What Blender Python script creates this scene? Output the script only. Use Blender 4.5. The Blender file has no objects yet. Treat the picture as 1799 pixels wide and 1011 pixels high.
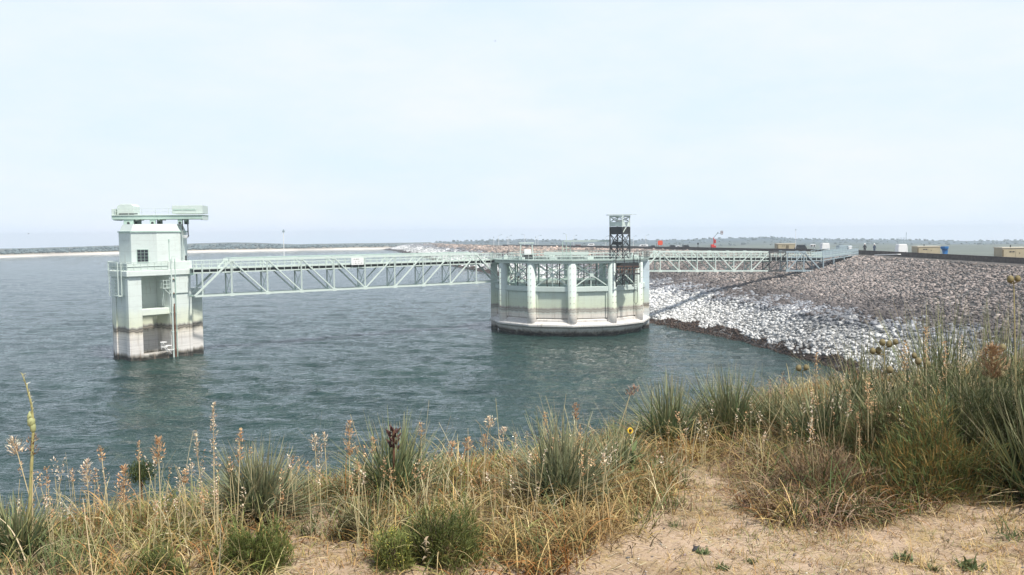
import bpy, bmesh, math, random
import numpy as np
from mathutils import Vector, Matrix, Euler
R = math.radians
rng = np.random.default_rng(7)
random.seed(7)
scene = bpy.context.scene
COL = scene.collection

# ------------------------------------------------------------------ camera
F = 1558.0
CAM = Vector((0, 0, 13.9))
PITCH, ROLL = 3.508, 0.5
cam_d = bpy.data.cameras.new("camera"); cam = bpy.data.objects.new("camera", cam_d); COL.objects.link(cam)
cam_d.sensor_width = 36; cam_d.lens = 36 * F / 1799; cam_d.clip_start = 0.1; cam_d.clip_end = 6000
RM = Matrix.Rotation(R(90 - PITCH), 3, 'X') @ Matrix.Rotation(R(-ROLL), 3, 'Z')
cam.matrix_world = Matrix.Translation(CAM) @ RM.to_4x4()
scene.camera = cam

def ray(px, py):
    return RM @ Vector(((px - 899.5) / F, -(py - 505.5) / F, -1.0))
def P(px, py, Y):                      # point seen at a pixel, at forward distance Y
    d = ray(px, py); return CAM + d * (Y / d.y)
def PZ(px, py, z):                     # point seen at a pixel, on the level z
    d = ray(px, py); return CAM + d * ((z - CAM.z) / d.z)

# ------------------------------------------------------------------ sky, sun, exposure
SUN_EL, SUN_AZ = 58.0, 136.0           # azimuth clockwise from +Y (sun behind right)
w = bpy.data.worlds.new("World"); scene.world = w; w.use_nodes = True
nt = w.node_tree; nt.nodes.clear()
def N(nt, t, **kw):
    n = nt.nodes.new(t)
    for k, v in kw.items():
        if hasattr(n, k): setattr(n, k, v)
    return n
L = lambda nt, a, b: nt.links.new(a, b)
out = N(nt, 'ShaderNodeOutputWorld'); bg = N(nt, 'ShaderNodeBackground'); L(nt, bg.outputs[0], out.inputs[0])
sky = N(nt, 'ShaderNodeTexSky', sky_type='NISHITA', sun_disc=False)
sky.sun_elevation = R(SUN_EL); sky.sun_rotation = R(SUN_AZ); sky.altitude = 900
sky.air_density = 1.0; sky.dust_density = 3.0; sky.ozone_density = 1.2
tc = N(nt, 'ShaderNodeTexCoord'); mp = N(nt, 'ShaderNodeMapping'); mp.inputs['Scale'].default_value = (1, 1, 3.2)
mp.inputs['Rotation'].default_value = (0, R(8), 0)
L(nt, tc.outputs['Generated'], mp.inputs[0])
n1 = N(nt, 'ShaderNodeTexNoise'); n1.inputs['Scale'].default_value = 3.2; n1.inputs['Detail'].default_value = 9; n1.inputs['Roughness'].default_value = .6
L(nt, mp.outputs[0], n1.inputs['Vector'])
cr = N(nt, 'ShaderNodeMapRange'); cr.inputs[1].default_value = .38; cr.inputs[2].default_value = .72; cr.inputs[3].default_value = .94; cr.inputs[4].default_value = 1.0
L(nt, n1.outputs[0], cr.inputs[0])
n2 = N(nt, 'ShaderNodeTexNoise'); n2.inputs['Scale'].default_value = 1.3; n2.inputs['Detail'].default_value = 3
L(nt, mp.outputs[0], n2.inputs['Vector'])
ccol = N(nt, 'ShaderNodeMix', data_type='RGBA')
ccol.inputs[6].default_value = (7.5, 8.8, 10.3, 1); ccol.inputs[7].default_value = (8.3, 8.9, 10.1, 1)
mr2 = N(nt, 'ShaderNodeMapRange'); mr2.inputs[1].default_value = .35; mr2.inputs[2].default_value = .68
L(nt, n1.outputs[0], mr2.inputs[0]); L(nt, mr2.outputs[0], ccol.inputs[0])
mx = N(nt, 'ShaderNodeMix', data_type='RGBA')
sep = N(nt, 'ShaderNodeSeparateXYZ'); L(nt, tc.outputs['Generated'], sep.inputs[0])
elv = N(nt, 'ShaderNodeMapRange', interpolation_type='SMOOTHSTEP'); elv.inputs[1].default_value = .22; elv.inputs[2].default_value = .85; elv.inputs[3].default_value = 1.0; elv.inputs[4].default_value = .15
L(nt, sep.outputs[2], elv.inputs[0]); mu = N(nt, 'ShaderNodeMath', operation='MULTIPLY'); L(nt, cr.outputs[0], mu.inputs[0]); L(nt, elv.outputs[0], mu.inputs[1])
L(nt, mu.outputs[0], mx.inputs[0]); L(nt, sky.outputs[0], mx.inputs[6]); L(nt, ccol.outputs[2], mx.inputs[7])
L(nt, mx.outputs[2], bg.inputs[0]); bg.inputs[1].default_value = 0.1

sd = bpy.data.lights.new("sun", 'SUN'); sun = bpy.data.objects.new("sun", sd); COL.objects.link(sun)
sd.energy = 5.0; sd.angle = R(3.5); sd.color = (1, .95, .87)
az = R(SUN_AZ); el = R(SUN_EL)
sv = Vector((math.sin(az) * math.cos(el), math.cos(az) * math.cos(el), math.sin(el)))
sun.rotation_euler = (-sv).to_track_quat('-Z', 'Y').to_euler()
sun.location = (30, -30, 60)

vs = scene.view_settings
vs.view_transform = 'Standard'; vs.look = 'None'; vs.exposure = 0.13; vs.gamma = 1; vs.use_curve_mapping = False
scene.cycles.use_denoising = True
scene.cycles.max_bounces = 6; scene.cycles.volume_bounces = 1; scene.cycles.transparent_max_bounces = 8
scene.cycles.sample_clamp_indirect = 5

# ------------------------------------------------------------------ materials
def mat(name, color, rough=.8, metal=0.0, noise=None, attr=False, bump=None, spec=.3, translucent=0.0):
    m = bpy.data.materials.new(name); m.use_nodes = True
    nt = m.node_tree; b = nt.nodes['Principled BSDF']
    b.inputs['Roughness'].default_value = rough; b.inputs['Metallic'].default_value = metal
    b.inputs['Specular IOR Level'].default_value = spec
    src = None
    if attr:
        a = N(nt, 'ShaderNodeAttribute', attribute_name='col'); src = a.outputs['Color']
    else:
        c = N(nt, 'ShaderNodeRGB'); c.outputs[0].default_value = (*color, 1); src = c.outputs[0]
    if noise:
        sc, amt = noise[0], noise[1]
        g = N(nt, 'ShaderNodeNewGeometry'); n = N(nt, 'ShaderNodeTexNoise')
        n.inputs['Scale'].default_value = sc; n.inputs['Detail'].default_value = 6; n.inputs['Roughness'].default_value = .65
        L(nt, g.outputs['Position'], n.inputs['Vector'])
        mr = N(nt, 'ShaderNodeMapRange'); mr.inputs[1].default_value = .3; mr.inputs[2].default_value = .7
        mr.inputs[3].default_value = 1 - amt; mr.inputs[4].default_value = 1 + amt
        L(nt, n.outputs[0], mr.inputs[0])
        mm = N(nt, 'ShaderNodeVectorMath', operation='SCALE'); L(nt, src, mm.inputs[0]); L(nt, mr.outputs[0], mm.inputs['Scale'])
        src = mm.outputs[0]
        if bump:
            bp = N(nt, 'ShaderNodeBump'); bp.inputs['Strength'].default_value = bump; bp.inputs['Distance'].default_value = .02
            L(nt, n.outputs[0], bp.inputs['Height']); L(nt, bp.outputs[0], b.inputs['Normal'])
    L(nt, src, b.inputs['Base Color'])
    if translucent:
        t = N(nt, 'ShaderNodeBsdfTranslucent'); L(nt, src, t.inputs[0]); ms = N(nt, 'ShaderNodeMixShader'); ms.inputs[0].default_value = translucent
        L(nt, b.outputs[0], ms.inputs[1]); L(nt, t.outputs[0], ms.inputs[2])
        L(nt, ms.outputs[0], nt.nodes['Material Output'].inputs[0])
    return m

def stained(name, paint, lo=(.60, .53, .48), line=3.85, streak=.6, dk=(.12, .11, .10), sub=None):
    """painted concrete: mint above the old water line, bare bleached concrete below, dark weed line and rust streaks"""
    m = bpy.data.materials.new(name); m.use_nodes = True
    nt = m.node_tree; b = nt.nodes['Principled BSDF']; b.inputs['Roughness'].default_value = .75; b.inputs['Specular IOR Level'].default_value = .25
    g = N(nt, 'ShaderNodeNewGeometry'); sx = N(nt, 'ShaderNodeSeparateXYZ'); L(nt, g.outputs['Position'], sx.inputs[0])
    def noise(scale, vec=(1, 1, 1), detail=5):
        mp = N(nt, 'ShaderNodeMapping'); mp.inputs['Scale'].default_value = vec; L(nt, g.outputs['Position'], mp.inputs[0])
        n = N(nt, 'ShaderNodeTexNoise'); n.inputs['Scale'].default_value = scale; n.inputs['Detail'].default_value = detail; n.inputs['Roughness'].default_value = .65
        L(nt, mp.outputs[0], n.inputs['Vector']); return n.outputs[0]
    def math_(op, a, bb, clamp=False):
        n = N(nt, 'ShaderNodeMath', operation=op); n.use_clamp = clamp
        for i, v in enumerate((a, bb)):
            if isinstance(v, (int, float)): n.inputs[i].default_value = v
            else: L(nt, v, n.inputs[i])
        return n.outputs[0]
    def ramp(v, stops):
        n = N(nt, 'ShaderNodeValToRGB'); e = n.color_ramp.elements
        while len(e) > 1: e.remove(e[0])
        for i, (p, c) in enumerate(stops):
            el = e[0] if i == 0 else e.new(p)
            el.position = p; el.color = (*c, 1)
        L(nt, v, n.inputs[0]); return n.outputs[0]
    def mixc(f, a, c, mode='MIX'):
        n = N(nt, 'ShaderNodeMix', data_type='RGBA', blend_type=mode)
        for i, v in ((0, f), (6, a), (7, c)):
            if isinstance(v, (int, float)): n.inputs[i].default_value = v
            elif isinstance(v, tuple): n.inputs[i].default_value = (*v, 1)
            else: L(nt, v, n.inputs[i])
        return n.outputs[2]
    zz = math_('ADD', math_('ADD', sx.outputs[2], math_('MULTIPLY', math_('SUBTRACT', noise(.35), .5), .6)), math_('MULTIPLY', math_('SUBTRACT', noise(2.6, (1, 1, .15), 6), .5), .75))
    zn = math_('DIVIDE', zz, 12.0)
    q = lambda z: (z + line - 3.85) / 12
    sub = sub or (.50, .45, .36)
    base = ramp(zn, [(0, (.02, .018, .014)), (q(.46), (.022, .02, .015)), (q(.62), (.22, .20, .17)), (q(.95), lo), (q(2.0), (lo[0]*.93, lo[1]*.93, lo[2]*.93)), (q(2.9), (lo[0], lo[1]*.97, lo[2]*.9)),
                     (q(3.2), sub), (q(3.32), dk), (q(3.46), (dk[0]*.4+sub[0]*.6, dk[1]*.4+sub[1]*.6, dk[2]*.4+sub[2]*.6)), (q(3.6), dk), (q(3.78), (.45, .44, .38)), (q(3.95), (paint[0]*1.02, paint[1]*.97, paint[2]*.80)), (q(5.2), (paint[0]*1.02, paint[1], paint[2]*.90)), (q(6.0), paint), (1, paint)])
    # vertical drip streaks, worse below the line
    st = noise(2.2, (1, 1, .06), 6)
    sm = math_('MULTIPLY', ramp_f(nt, st, .55, .72), streak)
    low = ramp_f(nt, sx.outputs[2], 4.2, 2.8)
    base = mixc(math_('MULTIPLY', sm, math_('ADD', math_('MULTIPLY', low, .6), .15)), base, (.30, .24, .19))
    bl = noise(.9, (1, 1, 2.5), 7)
    base = mixc(math_('MULTIPLY', ramp_f(nt, bl, .5, .75), .35), base, (.42, .44, .40))
    hs = noise(1.0, (.15, .15, 9), 3)
    base = mixc(math_('MULTIPLY', math_('MULTIPLY', ramp_f(nt, hs, .5, .7), low), .45), base, (.30, .27, .24))
    wv = math_('FRACT', math_('DIVIDE', sx.outputs[2], 1.22), 0.0); jl = math_('LESS_THAN', wv, .02)
    base = mixc(math_('MULTIPLY', jl, .35), base, (.25, .25, .22))
    rs = noise(1.1, (2.2, 2.2, .22), 8); base = mixc(math_('MULTIPLY', ramp_f(nt, rs, .60, .74), .55 * streak), base, (.27, .17, .10))
    L(nt, base, b.inputs['Base Color'])
    bp = N(nt, 'ShaderNodeBump'); bp.inputs['Strength'].default_value = .25; bp.inputs['Distance'].default_value = .03
    L(nt, noise(6), bp.inputs['Height']); L(nt, bp.outputs[0], b.inputs['Normal'])
    return m
def ramp_f(nt, v, a, b):
    mr = N(nt, 'ShaderNodeMapRange'); mr.inputs[1].default_value = a; mr.inputs[2].default_value = b; L(nt, v, mr.inputs[0]); return mr.outputs[0]

MINT = (.57, .65, .60)
M = dict(
    mint=mat('mint_paint', MINT, .55, noise=(1.5, .07)),
    mint_dark=mat('green_steel', (.42, .55, .48), .6, noise=(2, .1)),
    tower=stained('mint_concrete', (.66, .725, .685), lo=(.74, .715, .68), dk=(.09, .08, .07), streak=.8),
    drum=stained('spillway_concrete', (.55, .635, .59), lo=(.66, .64, .61), streak=1.0, dk=(.24, .21, .18), sub=(.50, .53, .47)),
    pale=stained('pale_blue_concrete', (.58, .68, .74), lo=(.6, .64, .66), streak=.3),
    grey=mat('grey_blue_steel', (.30, .37, .40), .5, noise=(2, .1)),
    dark=mat('dark_steel', (.035, .038, .04), .6),
    darkrail=mat('weathered_dark_steel', (.07, .075, .075), .7),
    deck=mat('deck_grating', (.30, .38, .34), .8, noise=(3, .15)),
    glass=mat('dark_glass', (.02, .025, .03), .15, spec=.6),
    white=mat('white_paint', (.8, .8, .78), .5, noise=(2, .04)),
    tan=mat('tan_metal', (.42, .36, .24), .6, noise=(1.2, .1)),
    tan_d=mat('tan_dark', (.16, .13, .08), .7),
    red=mat('red_paint', (.55, .04, .03), .5),
    orange=mat('orange_red', (.75, .10, .04), .6),
    blue=mat('blue_paint', (.03, .17, .42), .5),
    rust=mat('rust', (.20, .10, .06), .9, noise=(5, .3)),
    wall=mat('parapet_stone', (.11, .095, .085), .9, noise=(2.0, .45), bump=.6),
    rock=mat('rock', (.5, .5, .5), .9, attr=True, noise=(5, .2), bump=.7),
    veg=mat('blade', (.1, .1, .1), .6, attr=True, spec=.2, translucent=.16),
    farveg=mat('far_tree', (.1, .1, .1), .9, attr=True, spec=.1),
    skin=mat('skin', (.45, .28, .2), .6), cloth=mat('dark_clothes', (.05, .05, .055), .9), cloth2=mat('blue_clothes', (.06, .08, .12), .9),
    ink=mat('sign_ink', (.18, .17, .17), .8), rubber=mat('rubber', (.02, .02, .02), .8),
    bird=mat('bird_feathers', (.05, .05, .06), .9),
    asphalt=mat('asphalt', (.06, .06, .06), .9, noise=(3, .15)),
)

# ------------------------------------------------------------------ helpers
def tag(o, label=None, cat=None, group=None, kind=None):
    if label: o['label'] = label
    if cat: o['category'] = cat
    if group: o['group'] = group
    if kind: o['kind'] = kind
    return o
def link(name, me, m=None, parent=None, loc=None):
    o = bpy.data.objects.new(name, me); COL.objects.link(o)
    if m is not None and me is not None and len(me.materials) == 0: me.materials.append(m)
    if parent: o.parent = parent
    if loc is not None: o.location = loc
    return o
def empty(name, loc, rz=0, label=None, cat=None, group=None):
    o = bpy.data.objects.new(name, None); COL.objects.link(o); o.location = loc; o.rotation_euler = (0, 0, rz); o.empty_display_size = .3
    bpy.context.view_layer.update()
    return tag(o, label, cat, group)
class MB:
    def __init__(s): s.v = []; s.f = []
    def add(s, vs, fs):
        n = len(s.v); s.v += [tuple(v) for v in vs]; s.f += [tuple(i + n for i in f) for f in fs]; return s
    def box(s, c, size, rz=0, mtx=None):
        hx, hy, hz = size[0] / 2, size[1] / 2, size[2] / 2
        pts = [Vector((x, y, z)) for z in (-hz, hz) for x, y in ((-hx, -hy), (hx, -hy), (hx, hy), (-hx, hy))]
        m = mtx or Matrix.Rotation(rz, 3, 'Z')
        return s.add([m @ p + Vector(c) for p in pts], [(3, 2, 1, 0), (4, 5, 6, 7), (0, 1, 5, 4), (1, 2, 6, 5), (2, 3, 7, 6), (3, 0, 4, 7)])
    def bar(s, a, b, wdt, h=None):
        a = Vector(a); b = Vector(b); h = h or wdt; d = b - a; ln = d.length
        if ln < 1e-6: return s
        d.normalize(); up = Vector((0, 0, 1)) if abs(d.z) < .95 else Vector((0, 1, 0))
        x = d.cross(up).normalized(); y = x.cross(d).normalized()
        m = Matrix((x, d, y)).transposed()
        return s.box((a + b) / 2, (wdt, ln, h), mtx=m)
    def tube(s, a, b, r, n=8, r2=None):
        a = Vector(a); b = Vector(b); d = (b - a)
        if d.length < 1e-6: return s
        d.normalize(); up = Vector((0, 0, 1)) if abs(d.z) < .95 else Vector((0, 1, 0))
        x = d.cross(up).normalized(); y = x.cross(d); r2 = r if r2 is None else r2
        vs = [p + (x * math.cos(2 * math.pi * i / n) + y * math.sin(2 * math.pi * i / n)) * rr for p, rr in ((a, r), (b, r2)) for i in range(n)]
        fs = [(i, (i + 1) % n, n + (i + 1) % n, n + i) for i in range(n)] + [tuple(range(n - 1, -1, -1)), tuple(range(n, 2 * n))]
        return s.add(vs, fs)
    def path(s, pts, r, n=6):
        for a, b in zip(pts[:-1], pts[1:]): s.tube(a, b, r, n)
        return s
    def prism(s, poly, z0, z1):
        n = len(poly)
        vs = [(p[0], p[1], z0) for p in poly] + [(p[0], p[1], z1) for p in poly]
        return s.add(vs, [(i, (i + 1) % n, n + (i + 1) % n, n + i) for i in range(n)] + [tuple(range(n - 1, -1, -1)), tuple(range(n, 2 * n))])
    def lathe(s, c, prof, n=12, rot=0, caps=True):
        vs = []
        for r, z in prof:
            vs += [(c[0] + r * math.cos(rot + 2 * math.pi * i / n), c[1] + r * math.sin(rot + 2 * math.pi * i / n), c[2] + z) for i in range(n)]
        fs = []
        for k in range(len(prof) - 1):
            fs += [(k * n + i, k * n + (i + 1) % n, (k + 1) * n + (i + 1) % n, (k + 1) * n + i) for i in range(n)]
        if caps: fs += [tuple(range(n - 1, -1, -1)), tuple(range((len(prof) - 1) * n, len(prof) * n))]
        return s.add(vs, fs)
    def build(s, name, m, parent=None, smooth=False, bevel=0):
        me = bpy.data.meshes.new(name)
        me.from_pydata(s.v, [], s.f)
        bm = bmesh.new(); bm.from_mesh(me); bmesh.ops.recalc_face_normals(bm, faces=bm.faces); bm.to_mesh(me); bm.free()
        if smooth: me.polygons.foreach_set('use_smooth', [True] * len(me.polygons))
        o = link(name, me, m)
        if parent is not None:
            o.parent = parent; o.matrix_parent_inverse = parent.matrix_world.inverted()
        if bevel:
            bv = o.modifiers.new('bevel', 'BEVEL'); bv.width = bevel; bv.segments = 1; bv.limit_method = 'ANGLE'
        return o
def copy_part(o, loc, parent=None, rz=None):
    c = o.copy(); COL.objects.link(c)
    if parent is not None: c.parent = parent
    c.location = loc
    if rz is not None: c.rotation_euler = (0, 0, rz)
    return c
def copy_tree(o, loc, rz=0, parent=None, label=None):
    c = o.copy(); COL.objects.link(c)
    if parent: c.parent = parent
    else:
        c.location = loc; c.rotation_euler = (0, 0, rz)
    if label: c['label'] = label
    for ch in list(o.children): copy_tree(ch, None, parent=c)
    return c
def np_mesh(name, V, Fq, m, cols=None, smooth=False, parent=None):
    """V (n,3); Fq (k,3|4) index array; cols per vertex (n,3)"""
    me = bpy.data.meshes.new(name); n = len(V); k, c = Fq.shape
    me.vertices.add(n); me.vertices.foreach_set('co', np.ascontiguousarray(V, dtype=np.float32).ravel())
    me.loops.add(k * c); me.loops.foreach_set('vertex_index', np.ascontiguousarray(Fq, dtype=np.int32).ravel())
    me.polygons.add(k); me.polygons.foreach_set('loop_start', np.arange(0, k * c, c, dtype=np.int32))
    me.polygons.foreach_set('loop_total', np.full(k, c, dtype=np.int32))
    if smooth: me.polygons.foreach_set('use_smooth', np.ones(k, dtype=bool))
    me.update(calc_edges=True)
    if cols is not None:
        a = me.color_attributes.new('col', 'FLOAT_COLOR', 'POINT')
        a.data.foreach_set('color', np.hstack([cols, np.ones((n, 1))]).astype(np.float32).ravel())
    o = link(name, me, m)
    if parent is not None: o.parent = parent; o.matrix_parent_inverse = parent.matrix_world.inverted()
    return o
def vnoise(x, y, seed=0):
    """smooth value noise on arrays"""
    x = np.asarray(x, float); y = np.asarray(y, float)
    xi = np.floor(x).astype(np.int64); yi = np.floor(y).astype(np.int64); fx = x - xi; fy = y - yi
    fx = fx * fx * (3 - 2 * fx); fy = fy * fy * (3 - 2 * fy)
    def h(a, b):
        n = (a * 374761393 + b * 668265263 + seed * 982451653) & 0x7fffffff
        n = ((n ^ (n >> 13)) * 1274126177) & 0x7fffffff
        return ((n ^ (n >> 16)) & 0xffff) / 65535.0
    return (h(xi, yi) * (1 - fx) + h(xi + 1, yi) * fx) * (1 - fy) + (h(xi, yi + 1) * (1 - fx) + h(xi + 1, yi + 1) * fx) * fy
def fbm(x, y, seed=0, o=4):
    s = 0; a = .5
    for i in range(o): s = s + a * (vnoise(x * 2 ** i, y * 2 ** i, seed + i) - .5); a *= .5
    return s

# ------------------------------------------------------------------ dam slope (lofted sections)
# each station: shore (x,y), white ring top (x,y), crest (x,y,z)
ST = [((22, 8), (30, 8), (58, 0, 9.90)),
      ((27, 30), (34, 30), (59, 25, 9.90)),
      ((31.5, 52), (38, 50), (60, 50, 9.85)),
      ((33.5, 72), (40, 71), (60, 78, 9.82)),
      ((33, 85.6), (38.8, 89), (59.8, 103, 9.80)),
      ((30.8, 98), (35.4, 102), (59.7, 126, 9.80)),
      ((28.7, 112), (33.4, 118), (58.9, 151, 9.80)),
      ((24.6, 125.5), (31, 138), (54.5, 172, 9.70)),
      ((20.8, 138), (28.2, 158), (50.6, 190, 9.55)),
      ((15, 175), (23, 195), (43.5, 228, 9.30)),
      ((4, 240), (12.5, 256), (34, 285, 8.80)),
      ((-7, 306), (-1, 326), (20, 352, 8.20)),
      ((-27.8, 397), (-20, 425), (-1, 440, 7.50)),
      ((-58, 560), (-50, 590), (-32, 600, 6.40)),
      ((-96, 735), (-90, 770), (-68, 790, 5.00)),
      ((-118, 812), (-104, 850), (-90, 880, 4.00))]
def loft(ST, n=12):
    """Catmull-Rom between stations -> arrays S(k,3) W(k,3) C(k,3)"""
    A = np.array([[*(s[0]), 0.0, *(s[1]), 3.9, *(s[2])] for s in ST])
    outp = []
    for i in range(len(A) - 1):
        p0 = A[max(i - 1, 0)]; p1 = A[i]; p2 = A[i + 1]; p3 = A[min(i + 2, len(A) - 1)]
        for t in np.linspace(0, 1, n, endpoint=False):
            outp.append(.5 * (2 * p1 + (p2 - p0) * t + (2 * p0 - 5 * p1 + 4 * p2 - p3) * t * t + (3 * p1 - p0 - 3 * p2 + p3) * t ** 3))
    outp.append(A[-1]); return np.array(outp)
LF = loft(ST, 14)
def section(row, s):
    """s: -1 toe, 0 shore, 1 ring top, 2 crest (slope), 2.15 wall foot, 3 downstream"""
    S, W, C = row[0:3], row[3:6], row[6:9]
    if s <= 0: d = (S - W); return S + d * (-s) * 1.3
    if s <= 1: return S + (W - S) * s
    if s <= 2: return W + (C - W) * (s - 1)
    d = (C - W) * np.array([1, 1, 0]); d = d / np.linalg.norm(d)
    if s <= 2.5: return C + d * 9 * (s - 2) * 2
    p = C + d * (9 + 60 * (s - 2.5)); p[2] = C[2] - 17 * (s - 2.5); return p
ss = [-1, -.5, 0, .25, .5, .75, 1, 1.12, 1.25, 1.4, 1.6, 1.8, 2.0, 2.5, 3.2]
V = np.array([[section(r, s) for s in ss] for r in LF]); ns = len(ss); nk = len(LF)
idx = np.arange(nk * ns).reshape(nk, ns)
Fq = np.stack([idx[:-1, :-1].ravel(), idx[:-1, 1:].ravel(), idx[1:, 1:].ravel(), idx[1:, :-1].ravel()], 1)
def rock_color(z, y, r, n):
    """colour of riprap by height above the water: weed, bleached ring, dark band, pink-brown bank"""
    z = z + (n - .5) * 1.1; c = np.zeros((len(z), 3))
    v = .75 + .5 * r
    zz = z + (r * 5.7 % 1 - .5) * 1.1
    weed = z < .62 + .25 * (n - .5); white = (~weed) & (zz < 3.5); mid = (~weed) & (zz >= 3.5) & (zz < 4.3); dark = (~weed) & (zz >= 4.3) & (zz < 5.5); up = (~weed) & (zz >= 5.5)
    c[weed] = np.array([.060, .040, .030]); c[white] = np.array([.60, .60, .585]); c[mid] = np.array([.27, .28, .30]); c[dark] = np.array([.13, .115, .11]); c[up] = np.array([.25, .215, .195])
    far = np.clip((y - 180) / 150, 0, 1)[:, None]
    c = np.where(up[:, None] | (dark & (zz > 5))[:, None], c * (1 - far) + np.array([.36, .28, .23]) * far, c)
    gr = (r * 7.3 % 1)[:, None]
    c = np.where((gr < .25) & (up[:, None]), c * np.array([.55, .62, .66]), c); c = np.where((gr > .86) & (up[:, None]), c * 1.45, c)
    c = np.where((gr < .10) & (white[:, None]), c * .45, c)
    return np.clip(c * v[:, None], 0, .85)
gz = V.reshape(-1, 3)
nn = vnoise(gz[:, 0] * .5, gz[:, 1] * .5, 3)
dc = rock_color(gz[:, 2] - .3, gz[:, 1], np.full(len(gz), .3), nn) * .55
dc[gz[:, 2] < 0] = (.05, .045, .035)
sidx = np.tile(np.arange(ns), nk)
dc[sidx >= 12] = (.12, .11, .10); dc[sidx >= 14] = (.16, .16, .09)
dam = np_mesh('dam_slope', gz, Fq, mat('dam_ground', (.3, .3, .3), .95, attr=True, noise=(2.5, .5), bump=.8), cols=dc)
tag(dam, kind='structure')

# rocks
phi = (1 + 5 ** .5) / 2
ICO = np.array([(-1, phi, 0), (1, phi, 0), (-1, -phi, 0), (1, -phi, 0), (0, -1, phi), (0, 1, phi), (0, -1, -phi), (0, 1, -phi), (phi, 0, -1), (phi, 0, 1), (-phi, 0, -1), (-phi, 0, 1)]) / 1.9
ICF = np.array([(0, 11, 5), (0, 5, 1), (0, 1, 7), (0, 7, 10), (0, 10, 11), (1, 5, 9), (5, 11, 4), (11, 10, 2), (10, 7, 6), (7, 1, 8), (3, 9, 4), (3, 4, 2), (3, 2, 6), (3, 6, 8), (3, 8, 9), (4, 9, 5), (2, 4, 11), (6, 2, 10), (8, 6, 7), (9, 8, 1)])
def rand_rot(n, rg, tilt=math.pi):
    a = rg.uniform(0, 2 * np.pi, n); b = rg.uniform(-1, 1, n) * tilt; c = rg.uniform(0, 2 * np.pi, n)
    def rz(t): z = np.zeros((n, 3, 3)); z[:, 0, 0] = np.cos(t); z[:, 0, 1] = -np.sin(t); z[:, 1, 0] = np.sin(t); z[:, 1, 1] = np.cos(t); z[:, 2, 2] = 1; return z
    def rx(t): z = np.zeros((n, 3, 3)); z[:, 1, 1] = np.cos(t); z[:, 1, 2] = -np.sin(t); z[:, 2, 1] = np.sin(t); z[:, 2, 2] = np.cos(t); z[:, 0, 0] = 1; return z
    return rz(a) @ rx(b) @ rz(c)
def blobs(pos, size, rg, flat=.50, jitter=.40, tilt=.8):
    n = len(pos); v = ICO[None] * (1 + rg.uniform(-jitter, jitter, (n, 12, 1))) + rg.uniform(-jitter * .5, jitter * .5, (n, 12, 3))
    sc = np.stack([rg.uniform(.75, 1.3, n), rg.uniform(.6, 1.0, n), rg.uniform(flat * .75, flat * 1.25, n)], 1)
    v = v * sc[:, None] * size[:, None, None] * .5
    v = np.einsum('nij,nkj->nki', rand_rot(n, rg, tilt), v) + pos[:, None]
    f = ICF[None] + (np.arange(n) * 12)[:, None, None]
    return v.reshape(-1, 3), f.reshape(-1, 3)
def sample_dam(y0, y1, spacing, s0, s1, rg):
    rows = np.where((LF[:, 1] > y0 - 70) & (LF[:, 1] < y1 + 30))[0]; pts = []
    for i in rows[:-1]:
        a, b = LF[i], LF[i + 1]
        q = [np.array([section(a, s), section(b, s)]) for s in (s0, .5 * (s0 + s1), s1)]
        area = .5 * (np.linalg.norm(q[0][0] - q[0][1]) + np.linalg.norm(q[2][0] - q[2][1])) * (np.linalg.norm(q[0][0] - q[1][0]) + np.linalg.norm(q[1][0] - q[2][0]))
        n = rg.poisson(area / spacing ** 2)
        for _ in range(n):
            t = rg.random(); s = rg.uniform(s0, s1)
            pts.append(section(a, s) * (1 - t) + section(b, s) * t)
    pts = np.array(pts); return pts[(pts[:, 1] > y0) & (pts[:, 1] <= y1)]
rg = np.random.default_rng(11)
allp, alls = [], []
for (y0, y1, sp, sz) in ((60, 135, .34, .42), (135, 215, .46, .55), (215, 330, .80, .95), (330, 480, 1.25, 1.5), (480, 800, 1.7, 1.6)):
    p1 = sample_dam(y0, y1, sp, -.06, 1.0, rg); p2 = sample_dam(y0, y1, sp * .95, 1.0, 1.955, rg)
    p = np.vstack([p1, p2]); s = sz * np.exp(np.clip(rg.normal(-.12, .42, len(p)), -1.2, .45))
    # bigger boulders in the dark band
    band = (p[:, 2] > 3.6) & (p[:, 2] < 5.4); s[band] *= 1.25
    s[(p[:, 2] < .5)] *= .7
    allp.append(p); s[p[:, 2] > 5] *= .84; alls.append(s)
p = np.vstack(allp); s = np.concatenate(alls)
dist = np.linalg.norm(p - np.array(CAM), axis=1)
inview = (np.abs(p[:, 0] / p[:, 1]) < .62)
show = np.where(inview & (p[:, 1] > 84), s / dist, 0)
top = np.argsort(-show)[:290]; rest = np.ones(len(p), bool); rest[top] = False
r_ = rg.random(len(p)); big_n = 1 + 1.1 * fbm(p[:, 0] * .11, p[:, 1] * .07, 91); n_ = vnoise(p[:, 0] * .45, p[:, 1] * .45, 3)
cols = np.clip(rock_color(p[:, 2], p[:, 1], r_, n_) * np.clip(big_n, .6, 1.35)[:, None], 0, .8)
v, f = blobs(p[rest] + np.array([0, 0, .05]), s[rest], rg)
rr = np_mesh('riprap', v, f, M['rock'], cols=np.repeat(cols[rest], 12, 0), parent=dam); tag(rr, kind='stuff')
for i in top:
    v, f = blobs(np.zeros((1, 3)), s[i:i + 1], rg)
    o = np_mesh('stone', v, f, M['rock'], cols=np.repeat(cols[i:i + 1], 12, 0)); o.parent = dam; o.location = p[i] + np.array([0, 0, .06])

# crest road
cr_pts = np.array([[section(r, 2.08), section(r, 2.45)] for r in LF]); cr_pts[:, :, 2] += .02
cv = cr_pts.reshape(-1, 3); ci = np.arange(len(cv)).reshape(-1, 2)
cf = np.stack([ci[:-1, 0], ci[:-1, 1], ci[1:, 1], ci[1:, 0]], 1)
tag(np_mesh('crest_road', cv, cf, M['asphalt']), kind='structure')

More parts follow.
